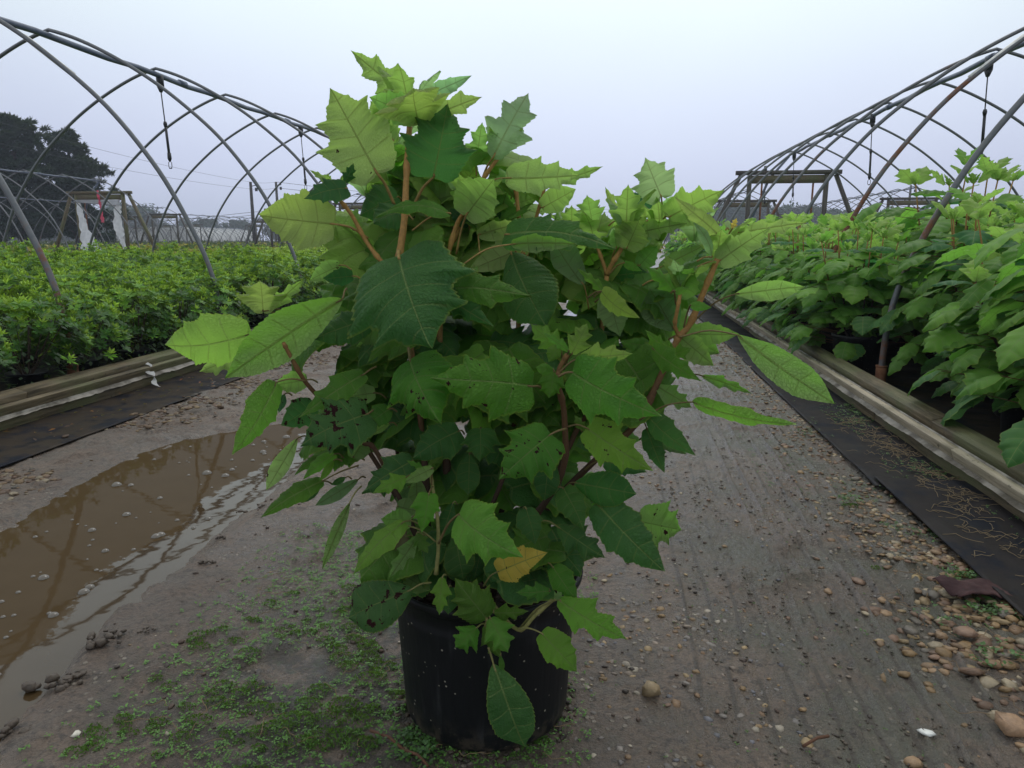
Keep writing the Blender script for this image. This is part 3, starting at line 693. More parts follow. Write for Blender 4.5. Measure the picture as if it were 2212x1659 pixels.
# ---------------------------------------------------------------- hoop houses
HALF = 2.62; HZ = 3.05
PROF = np.array([(0, 0), (0, .22), (0, .43), (.04, .65), (.13, .89), (.23, 1.09), (.38, 1.40), (.63, 1.74), (.85, 2.00), (1.06, 2.18), (1.38, 2.44), (1.70, 2.65), (2.05, 2.84), (2.34, 2.97), (2.52, 3.03), (2.62, 3.05)])
def hoop_pts(dens=1):
    P = PROF.copy()
    if dens > 1:   # smooth resample
        t = np.concatenate([[0], np.cumsum(np.hypot(*np.diff(P, axis=0).T))]); tt = np.linspace(0, t[-1], 16 * dens)
        P = np.stack([np.interp(tt, t, P[:, 0]), np.interp(tt, t, P[:, 1])], 1)
        for _ in range(6):
            Q = P.copy(); Q[1:-1] = (P[:-2] + 2 * P[1:-1] + P[2:]) / 4; P = Q
    L = np.stack([P[:, 0] - HALF, np.zeros(len(P)), P[:, 1]], 1)
    R = L[::-1][1:] * np.array([-1, 1, 1])
    return np.concatenate([L, R])
def hoop_mesh(r, n, dens, half_only=False):
    m = MB(); P = hoop_pts(dens); P[:, 2] += .035 * 0
    m.tube(P, r, n); return m
HOOP_NEAR = None
def hoop_house(xr, ys, label, near=True, group=None, rust=None, end_near=False, end_far=True, frame_off=.0, ridge=(None, None), sleeves=False, wood=M_WOODF, film=False, simple_frame=False):
    global HOOP_NEAR, HOOP_FAR
    y0, y1 = ys[0], ys[-1]
    root = empty('hoop_house', (xr, y0, 0), label=label, cat='greenhouse frame', group=group)
    for i, y in enumerate(ys):
        src = HOOP_NEAR if near else HOOP_FAR
        o = src.copy(); COL.objects.link(o); o.parent = root; o.location = (rnd.uniform(-.02, .02), y - y0, 0); o.name = 'hoop'
        o.rotation_euler = (rnd.uniform(-.012, .012), 0, rnd.uniform(-.012, .012))
        v = rust[i] if rust else rnd.uniform(-.12, .12); o.color = (v, v, v, 1)
        if sleeves:
            for sd in (-1, 1):
                s = MB(); s.tube([[sd * HALF, 0, 0], [sd * HALF, 0, .17]], .031, 14); s.tube([[sd * HALF, 0, .165], [sd * HALF, 0, .173]], .034, 14)
                q = s.build('sleeve', M_RUST, smooth=True); q.parent = o
    r0 = (ridge[0] if ridge[0] is not None else y0 - .3) - y0; r1 = (ridge[1] if ridge[1] is not None else y1 + .1) - y0
    m = MB(); rr = .033 if near else .03; n = max(2, int(abs(r1 - r0) / 1.6) + 1)
    yy = np.linspace(r0, r1, n * 3); m.tube([[0.012 * math.sin(a * 1.3), a, HZ - .062 - .022 * (math.sin(a * 1.9) ** 2)] for a in yy], rr, 12 if near else 6)
    for a in np.arange(r0 + 1.0, r1, 3.2):
        if near: m.tube([[0, a - .07, HZ - .068], [0, a + .07, HZ - .068]], rr * 1.28, 12)
    m.build('ridge_pipe', M_RIDGE, root, smooth=True)
    # timber end frames
    for flag, ye in ((end_near, y0 - .12 - y0), (end_far, y1 + .12 - y0)):
        if not flag: continue
        fr = bpy.data.objects.new('end_frame', None); COL.objects.link(fr); fr.parent = root; fr.location = (0, ye, 0)
        def part(name, mb, mat): return mb.build(name, mat, fr)
        for sd in (-1, 1):
            p = MB(); p.box((sd * .93, 0, 1.25), (.10, .10, 2.5)); part('post', p, wood)
            p = MB(); A = np.array([sd * 1.15, .02, 2.5]); B = np.array([sd * 2.25, .02, .0]); L = np.linalg.norm(B - A); dz = (B - A) / L; xx = np.cross([0, 1, 0], dz)
            p.box((A + B) / 2, (.09, .09, L), R=np.stack([xx, [0, 1, 0], dz], 1)); part('brace', p, wood)
        p = MB(); p.box((0, 0, 2.555), (2.55, .12, .10)); part('beam', p, wood)
        p = MB(); p.box((0, -.02, 2.39), (1.75, .035, .20)); part('header_board', p, M_WOOD)
        if not simple_frame:
            for xx in (-.62, .62):
                p = MB(); p.tube([[xx, 0, 1.0], [xx, 0, 2.3]], .025, 6); part('door_post', p, M_RUST)
            p = MB(); p.tube([[0, .05, HZ - .1], [-.45, .02, 2.4], [-1.35, 0, .0]], .032, 8); part('stay_pipe', p, M_RIDGE)
    return root
M_RUST = simple('rusty_steel', (.13, .05, .028), (.24, .11, .06), 14, .8, .25, .003, 40)
m = hoop_mesh(.0185, 12, 3); HOOP_NEAR = m.build('hoop', M_PIPE, smooth=True)
m = hoop_mesh(.017, 5, 1); HOOP_FAR = m.build('hoop', M_PIPE, smooth=True)
Y_L = [3.9 + 1.7 * i for i in range(11)]; Y_R = [4.56 + 1.65 * i for i in range(10)]
hoop_house(-5.87, [2.2] + Y_L, 'bare hoop frame arching over the azalea bed left of the lane', rust=[0, .12, .02, -.05, .05, -.02, .03, 0, .05, 0, 0, 0, 0], sleeves=True, ridge=(-1.0, None))
hoop_house(4.25, [2.91] + Y_R, 'bare hoop frame arching over the hydrangea bed right of the lane', rust=[-.2, .06, .32, -.3, .30, -.2, .05, -.1, .0, .1, 0], sleeves=True, ridge=(-1.0, None))
hoop_house(-18.6, [10.0 + 1.6 * i for i in range(10)], 'hoop frame in the second row at far left with wooden door frame', near=True, ridge=(8, 24.7), end_far=True, wood=M_WOOD, rust=None)
hoop_house(12.2, [33 + 1.6 * i for i in range(14)], 'distant hoop frame behind the hydrangeas at right', near=False, end_near=True, simple_frame=True)
gi = 0
for (x, y0, n) in ((-31.0, 20.0, 16), (-37.5, 52.0, 26), (-44, 40.0, 26), (-50.5, 30.0, 30), (-57, 34.0, 30), (-63.5, 40, 32), (-70, 44, 32), (-31.0, 62, 18), (-12.2, 34.0, 18), (-18.7, 40.0, 18), (-25, 58, 18), (5.7, 34, 14)):
    hoop_house(x, [y0 + 1.8 * i for i in range(n)], 'one of the far bare hoop frames standing in dense rows beyond the beds', near=False, group='far rows of hoop frames', end_near=True, simple_frame=True)
for o in (HOOP_NEAR, HOOP_FAR): bpy.data.objects.remove(o)

# torn film on the second-row door frame, and pink ribbons
def ragged(name, pts_l, pts_r, loc, label, cat, mat, wob=.02, parent=None):
    m = MB(); n = 22; tl = np.linspace(0, 1, n)
    L = np.array([[np.interp(t, np.linspace(0, 1, len(pts_l)), [p[k] for p in pts_l]) for k in range(3)] for t in tl])
    R = np.array([[np.interp(t, np.linspace(0, 1, len(pts_r)), [p[k] for p in pts_r]) for k in range(3)] for t in tl])
    V = []
    for i in range(n):
        for k in range(6):
            s = k / 5; P = L[i] * (1 - s) + R[i] * s; P = P + np.array([rnd.uniform(-wob, wob) if k in (0, 5) else 0, .04 * math.sin(i * 1.3 + k * 2) , 0]); V.append(P)
    m.add(V, [[i * 6 + k, i * 6 + k + 1, (i + 1) * 6 + k + 1, (i + 1) * 6 + k] for i in range(n - 1) for k in range(5)])
    o = m.build(name, mat, smooth=True); o.location = loc
    return tag(o, label, cat)
yf = 10.0 + 1.6 * 9 + .12
ragged('torn_film', [(-.88, 0, 2.2), (-.86, 0, 1.2), (-.86, 0, .35)], [(-.70, 0, 2.2), (-.50, 0, 1.3), (.05, 0, .3)], (-18.6, yf - .12, 0), 'torn white film hanging from the left post of the far wooden frame', 'plastic film', M_WFILM, .03)
ragged('torn_film', [(.74, 0, 2.3), (.50, 0, 1.4), (.86, 0, .4)], [(.88, 0, 2.3), (.88, 0, 1.4), (.89, 0, .4)], (-18.6, yf - .12, 0), 'torn white film hanging from the right post of the far wooden frame', 'plastic film', M_WFILM, .05)
ragged('torn_film', [(-.9, 0, 2.30), (-.9, 0, 2.22)], [(.88, 0, 2.30), (.88, 0, 2.1)], (-18.6, yf - .16, 0), 'strip of white film along the header of the far wooden frame', 'plastic film', M_WFILM, .03)
M_PINK = simple('pink_ribbon', (.75, .12, .20), None, rough=.6)
ragged('ribbon', [(-.03, 0, 2.62), (.02, 0, 2.0), (.0, 0, 1.5)], [(.02, 0, 2.62), (.09, 0, 2.0), (.14, 0, 1.5)], (-18.5, yf - .2, 0), 'pink ribbon tied to the header of the far wooden frame', 'ribbon', M_PINK, .02)
P = at_y(742, 318, 16.9); ragged('torn_film', [(-.08, 0, 0), (-.10, 0, -.45)], [(.10, 0, 0), (.06, 0, -.5)], (P[0], 16.9, P[2]), 'wisp of white film caught high on the left hoop frame', 'plastic film', M_WFILM, .03)
# white tape with pen marks on a left hoop and a right one
def tape(P0, P1, label, text=None):
    P0 = np.array(P0); P1 = np.array(P1); m = MB(); m.tube([P0, (P0 + P1) / 2, P1], .0215, 14)
    o = m.build('tape_sleeve', simple('white_tape', (.62, .61, .58), (.80, .79, .75), 30, .6, .3), smooth=True); tag(o, label, 'tape')
    if text:
        c = bpy.data.curves.new('lettering', 'FONT'); c.body = text; c.size = .05; c.extrude = .0004; c.align_x = 'CENTER'; c.align_y = 'CENTER'
        t = bpy.data.objects.new('lettering', c); COL.objects.link(t)
        mid = (P0 + P1) / 2; ax = Vector(P1 - P0).normalized(); tc_ = Vector(CAMP - mid); nz = (tc_ - ax * tc_.dot(ax)).normalized(); yy = nz.cross(ax)
        R = Matrix((ax, yy, nz)).transposed().to_4x4(); R.translation = Vector(mid) + nz * .0225; t.matrix_world = R
        dg = bpy.context.evaluated_depsgraph_get(); me = bpy.data.meshes.new_from_object(t.evaluated_get(dg)); mw = t.matrix_world.copy()
        bpy.data.objects.remove(t); k = bpy.data.objects.new('lettering', me); COL.objects.link(k); k.matrix_world = mw; me.materials.append(simple('black_ink', (.01, .01, .01))); k.parent = o
def hoop_at(xr, y, sgn, z0, z1):
    zs = PROF[:, 1]; f = lambda z: np.array([xr + sgn * (HALF - np.interp(z, zs, PROF[:, 0])), y, z]); return f(z0), f(z1)
bpy.context.view_layer.update()
a, b = hoop_at(-5.87, 5.6, 1, 2.52, 2.22); tape(a, b, 'white tape with pen marks wrapped on a left hoop', '211 10')
a, b = hoop_at(4.25, 6.21, -1, 2.12, 2.40); tape(a, b, 'white tape wrapped round a right hoop')

# sprinkler droppers
def dropper(xr, y, label):
    root = empty('sprinkler_dropper', (xr, y, HZ - .1), label=label, cat='sprinkler', group='sprinklers hanging from the ridge pipes')
    m = MB(); m.tube([[0, 0, .04], [0, 0, -.10]], .045, 12); m.tube([[0, 0, -.10], [0, 0, -.17]], [.045, .018], 12); m.build('fitting', M_BLACKP, root, smooth=True)
    m = MB(); m.tube([[0, 0, -.15], [.008, 0, -.35], [.018, 0, -.56]], .0075, 8); m.build('hose', M_BLACKP, root, smooth=True)
    m = MB(); m.tube([[.018, 0, -.53], [.018, 0, -.56], [.020, 0, -.60]], [.018, .026, .018], 10); m.tube([[.02, 0, -.58], [.035, 0, -.95]], .017, 10); m.tube([[.035, 0, -.92], [.036, 0, -.99], [.037, 0, -1.03]], [.024, .027, .012], 10); m.build('weight', M_BLACKP, root, smooth=True)
    m = MB()
    for s in (-1, 1): m.tube([[.037, 0, -1.02], [.037 + s * .022, 0, -1.045], [.037 + s * .022, 0, -1.10], [.037 + s * .004, 0, -1.115]], .0045, 6)
    m.tube([[.020, 0, -1.115], [.056, 0, -1.115]], .007, 6); m.build('nozzle', M_BLACKP, root, smooth=True)
LD = [at_x(345, 168, -5.87)[1], at_x(650, 288, -5.87)[1]]
dropper(-5.87, LD[0], 'black sprinkler hanging from the left ridge pipe, the near one'); dropper(-5.87, LD[1], 'black sprinkler hanging from the left ridge pipe, the second one')
dropper(-5.87, LD[1] + (LD[1] - LD[0]), 'black sprinkler hanging from the left ridge pipe, near the far end')
for (px_, py_, tx) in ((2142, 95, 'the nearest one at top right'), (1886, 250, 'the second one'), (1717, 320, 'the third one'), (1655, 345, 'at the far timber frame')):
    dropper(4.25, at_x(px_, py_, 4.25)[1], 'black sprinkler hanging from the right ridge pipe, ' + tx)
# ---------------------------------------------------------------- leaves
SH = {
 'b': [(0, .12), (.03, .46), (.10, .74), (.2, .84), (.29, .96), (.34, 1.12), (.375, .76), (.46, .63), (.56, .68), (.625, .79), (.66, .48), (.74, .38), (.80, .34), (.84, .23), (.92, .11), (1, 0)],
 'm': [(0, .04), (.06, .28), (.18, .52), (.34, 1.0), (.39, .60), (.47, .44), (.60, .66), (.66, .70), (.70, .40), (.78, .30), (.85, .26), (.93, .09), (1, 0)],
 'e': [(0, .03), (.08, .30), (.2, .66), (.33, .92), (.45, 1), (.6, .93), (.75, .70), (.87, .40), (.95, .15), (1, 0)],
 'o': [(0, .08), (.05, .50), (.15, .80), (.27, .94), (.33, 1.04), (.37, .86), (.48, .76), (.57, .80), (.61, .62), (.74, .48), (.86, .27), (.94, .12), (1, 0)],
}
def leaf_geo(L, W, shape, rows=56, cols=10, fold=.25, arch=.10, curl=.12, teeth=13, tamp=.11, rg=rnd, twist=0.0, bend=0.0):
    """local coords: y along the midrib 0..L, x lateral, z = upper side"""
    t = np.linspace(0, 1, rows)
    P = np.array(SH[shape]); hw = []
    for sd in (-1, 1):
        dt = rg.uniform(-.035, .035); am = rg.uniform(.88, 1.10)
        h = np.interp(np.clip(t + dt * np.sin(t * PI), 0, 1), P[:, 0], P[:, 1])
        saw = (t * teeth + rg.random()) % 1.0
        h = h * (1 + tamp * (saw - .45) * 2 * sstep(.0, .12, t)) * am + tamp * .12 * saw * (1 - t) * sstep(0, .1, t)
        hw.append(h * W / 2)
    s = np.linspace(-1, 1, 2 * (cols // 2) + 1)
    S, T = np.meshgrid(s, t)
    H = np.where(S < 0, hw[0][:, None], hw[1][:, None]); lat = S * H; al = np.abs(lat)
    sw = .38 * sstep(.05, .4, T) - .42 * (1 - sstep(0, .16, T))
    y = T * L + sw * al * (1 - .55 * sstep(.7, 1, T))
    ph = rg.uniform(0, 6)
    z = fold * al * (1 - .5 * np.abs(S) ** 2) - curl * W * .5 * np.abs(S) ** 2.4 * (.6 + .8 * np.sin(T * PI)) + arch * L * 4 * T * (1 - T)
    z += .022 * L * np.sin(T * 5.0 * PI + ph + S * 1.5) * np.abs(S) ** 1.6 * np.minimum(1, al / (W * .2))
    z += .009 * L * np.cos(2 * PI * (T * 4.8 + .40)) * np.minimum(1, al / (W * .1)) * (1 - np.abs(S) ** 3)
    z += .010 * L * (fbm(lat / L * 9 + ph, y / L * 9, 2, 3) - .5)
    z -= bend * L * np.maximum(0, T - .45) ** 1.6
    if twist:
        a = twist * T; x2 = lat * np.cos(a) - z * np.sin(a); z = lat * np.sin(a) + z * np.cos(a); lat2 = x2
    else: lat2 = lat
    V = np.stack([lat2.ravel(), y.ravel(), z.ravel()], 1)
    nc = len(s); i = (np.arange(rows - 1)[:, None] * nc + np.arange(nc - 1)[None, :]).ravel()
    Fc = np.stack([i, i + 1, i + nc + 1, i + nc], 1)
    uv = np.stack([S.ravel(), T.ravel(), (lat / max(L, 1e-6)).ravel()], 1)
    return V, Fc, uv
def put(V, B, yv, nv, flip=False):
    """place leaf geometry: origin B, y axis along yv, z axis along nv"""
    yv = yv / np.linalg.norm(yv); nv = nv - yv * (nv @ yv); nv /= np.linalg.norm(nv); xv = np.cross(yv, nv)
    return B + V[:, :1] * xv + V[:, 1:2] * yv + V[:, 2:3] * nv

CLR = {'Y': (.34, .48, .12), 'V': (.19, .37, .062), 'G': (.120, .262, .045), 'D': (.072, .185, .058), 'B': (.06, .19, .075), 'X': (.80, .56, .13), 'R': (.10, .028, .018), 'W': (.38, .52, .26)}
Y0 = 1.29; PX0 = -.235
STEM_UP = (.42, .23, .07, 0); STEM_MID = (.13, .062, .030, 0); STEM_LOW = (.045, .024, .017, 0); STEM_GRN = (.26, .24, .085, 0)
def stem_col(z):
    z = np.asarray(z, float)[:, None]
    a = np.array(STEM_LOW); b = np.array(STEM_MID); c = np.array(STEM_UP)
    t1 = sstep(.45, .65, z); t2 = sstep(.66, .86, z)
    return (a * (1 - t1) + b * t1) * (1 - t2) + c * t2
def smooth_path(P, n=6):
    P = np.asarray(P, float)
    if len(P) < 3: return P
    out = []
    Q = np.concatenate([[2 * P[0] - P[1]], P, [2 * P[-1] - P[-2]]])
    for i in range(1, len(Q) - 2):
        for k in range(n):
            t = k / n; a, b, c, d = Q[i - 1], Q[i], Q[i + 1], Q[i + 2]
            out.append(.5 * ((2 * b) + (-a + c) * t + (2 * a - 5 * b + 4 * c - d) * t * t + (-a + 3 * b - 3 * c + d) * t ** 3))
    out.append(P[-1]); return np.array(out)
# ---------------------------------------------------------------- the potted hydrangea
HERO = empty('potted_hydrangea', (PX0, Y0, 0), label='large oakleaf hydrangea in a black nursery pot standing in the muddy lane', cat='potted plant')
HOFF = Vector((-PX0, -Y0, 0))
def hero_part(mb, name, mats, smooth=True, label=None, parent=None):
    o = mb.build(name, mats, smooth=smooth); o.data.transform(Matrix.Translation(HOFF)); o.parent = parent or HERO
    if label: o['label'] = label
    return o
# pot: lathe with lip, inner wall and slight lean
def lathe(mb, prof, n=72, mat=0, c=(0, 0)):
    a = np.linspace(0, 2 * PI, n, endpoint=False); V = []
    for (r, z) in prof: V.append(np.stack([c[0] + r * np.cos(a) * (1 + .006 * np.sin(2 * a + 1)), c[1] + r * np.sin(a), np.full(n, z)], 1))
    k = len(prof); i = np.arange(n)
    Fc = np.concatenate([np.stack([q * n + i, q * n + (i + 1) % n, (q + 1) * n + (i + 1) % n, (q + 1) * n + i], 1) for q in range(k - 1)])
    mb.add(np.concatenate(V), Fc, mat)
R1 = .183
m = MB(); lathe(m, [(.02, .002), (.150, .002), (.157, .007), (.161, .018), (.1635, .05), (.1655, .09), (.1685, .14), (.1715, .19), (.1745, .235), (.1765, .247), (.1745, .251), (.1765, .262), (.1785, .278), (.184, .284), (.1885, .290), (.1895, .298), (.187, .303), (.182, .301), (.1785, .292), (.174, .25), (.168, .20)], c=(PX0, Y0))
hero_part(m, 'pot', M_POT)
m = MB(); xs = np.linspace(-1, 1, 40); X, Y = np.meshgrid(xs, xs); rr = np.maximum(np.abs(X), np.abs(Y)); q = rr / (np.hypot(X, Y) + 1e-9); X = X * q * .174; Y = Y * q * .174
Z = .262 + .016 * (fbm(X * 60, Y * 60, 3, 8) - .5); idx = (np.arange(39)[:, None] * 40 + np.arange(39)[None, :]).ravel()
m.add(np.stack([X.ravel() + PX0, Y.ravel() + Y0, Z.ravel()], 1), np.stack([idx, idx + 1, idx + 41, idx + 40], 1))
for k in range(240):
    a = rnd.uniform(0, 2 * PI); q_ = .165 * math.sqrt(rnd.random()); stone_geo(m, PX0 + q_ * math.cos(a), Y0 + q_ * math.sin(a), .270, rnd.uniform(.003, .009), (.05, .03, .02, 0), .5)
hero_part(m, 'soil', M_SOIL, smooth=False)

REG = {'A': (633.6, 57.6, .3385), 'E': (633.6, 518.4, .3385), 'L': (0, 460.8, .3385), 'P': (691.2, 1036.8, .375), 'R': (1152, 288, .3125),
       'S': (1463, 518.4, .3385), 'B': (460.8, 806.4, .23436), 'C': (1094.4, 691.2, .28123), 'M': (691.2, 864, .26037), 'V': (0, 0, 1.0)}
def rp3(reg, x, y, q):
    ox, oy, s = REG[reg]; return at_y(ox + x * s, oy + y * s, Y0 - q)
def cane(pts, r0, r1, reg='V', green=False):
    P = smooth_path([rp3(reg, x, y, q) for x, y, q in pts], 6); n = len(P)
    r = np.linspace(r0, r1, n) * .72; r = r * (1 + .10 * (vnoise(np.arange(n) * .9, np.zeros(n), 5) - .5))
    # swollen nodes
    r[::7] *= 1.35; r[1::7] *= 1.1
    m = MB(); c = stem_col(P[:, 2]) if not green else np.tile(np.array(STEM_GRN), (n, 1))
    m.tube(P, r, 9, cols=c); return hero_part(m, 'cane', M_STEM)
CANES = [
 ([(930, 1290, .03), (922, 1080, .06), (908, 900, .06), (880, 700, .08), (862, 556, .10)], .0085, .0065),
 ([(862, 560, .10), (874, 470, .09), (877, 400, .08), (885, 265, .07)], .0085, .0065),
 ([(985, 1285, .0), (968, 1050, .0), (955, 850, .0), (950, 700, .0), (960, 590, .0), (985, 490, .0), (1009, 452, .02)], .0095, .0050),
 ([(980, 520, -.02), (1010, 450, -.02), (1037, 396, -.02), (1075, 342, -.02)], .0055, .0050),
 ([(1015, 1285, -.04), (1085, 1100, -.05), (1112, 900, -.05), (1120, 700, -.05), (1131, 575, -.05), (1124, 500, -.04), (1112, 388, -.04)], .0085, .0050),
 ([(1131, 575, -.05), (1150, 500, -.06), (1164, 450, -.06), (1180, 392, -.06)], .0050, .0045),
 ([(1060, 1290, .06), (1140, 1140, .10), (1213, 1025, .13), (1219, 900, .15), (1206, 832, .17), (1207, 800, .17), (1225, 765, .17)], .0085, .0048),
 ([(1190, 1060, .02), (1245, 930, .0), (1290, 850, -.02), (1299, 721, -.03), (1311, 592, -.03)], .0075, .0060),
 ([(1311, 592, -.03), (1325, 565, -.02), (1343, 535, -.02), (1352, 505, -.02)], .0062, .0050),
 ([(1311, 592, -.03), (1300, 560, -.03), (1287, 525, -.03)], .0050, .0038),
 ([(1100, 1290, .02), (1170, 1120, .04), (1280, 1000, .06), (1372, 918, .08), (1426, 815, .08), (1450, 762, .08), (1466, 727, .08)], .0085, .0070),
 ([(1466, 727, .08), (1490, 700, .08), (1520, 630, .09), (1550, 559, .10)], .0075, .0062),
 ([(1466, 727, .08), (1458, 700, .09), (1464, 665, .10), (1470, 630, .10)], .0045, .0040),
 ([(945, 1285, .08), (900, 1160, .12), (817, 982, .14), (786, 958, .15), (760, 940, .16)], .0070, .0045),
 ([(900, 1150, .05), (800, 980, .08), (720, 890, .12), (662, 828, .16), (628, 770, .18), (612, 740, .19)], .0065, .0042),
 ([(862, 600, .08), (820, 560, .08), (789, 518, .08), (760, 465, .09), (728, 425, .10)], .0055, .0042),
 ([(1131, 575, -.05), (1110, 555, -.02), (1134, 548, .0)], .0050, .0040),
 ([(940, 1285, -.08), (880, 1100, -.10), (850, 900, -.10), (845, 700, -.12), (860, 420, -.12), (846, 310, -.12)], .0065, .0045),
 ([(1045, 1285, -.08), (1055, 1050, -.12), (1060, 850, -.14), (1050, 650, -.14), (1045, 500, -.14)], .0075, .0045),
 ([(995, 1285, .05), (1040, 1150, .06), (1095, 1010, .06), (1110, 940, .05)], .0070, .0050),
]
for c in CANES: cane(*c)
GREEN = [([(942, 1240, .17), (947, 1180, .17), (945, 1120, .17), (936, 1060, .16), (930, 1020, .16)], .0048, .0036),
         ([(1060, 1300, .16), (1118, 1360, .21), (1155, 1330, .215), (1192, 1297, .22)], .0042, .0046),
         ([(1000, 1290, .12), (1045, 1325, .19), (1052, 1345, .205)], .0036, .0032)]
for p, a, b in GREEN: cane(p, a, b, green=True)

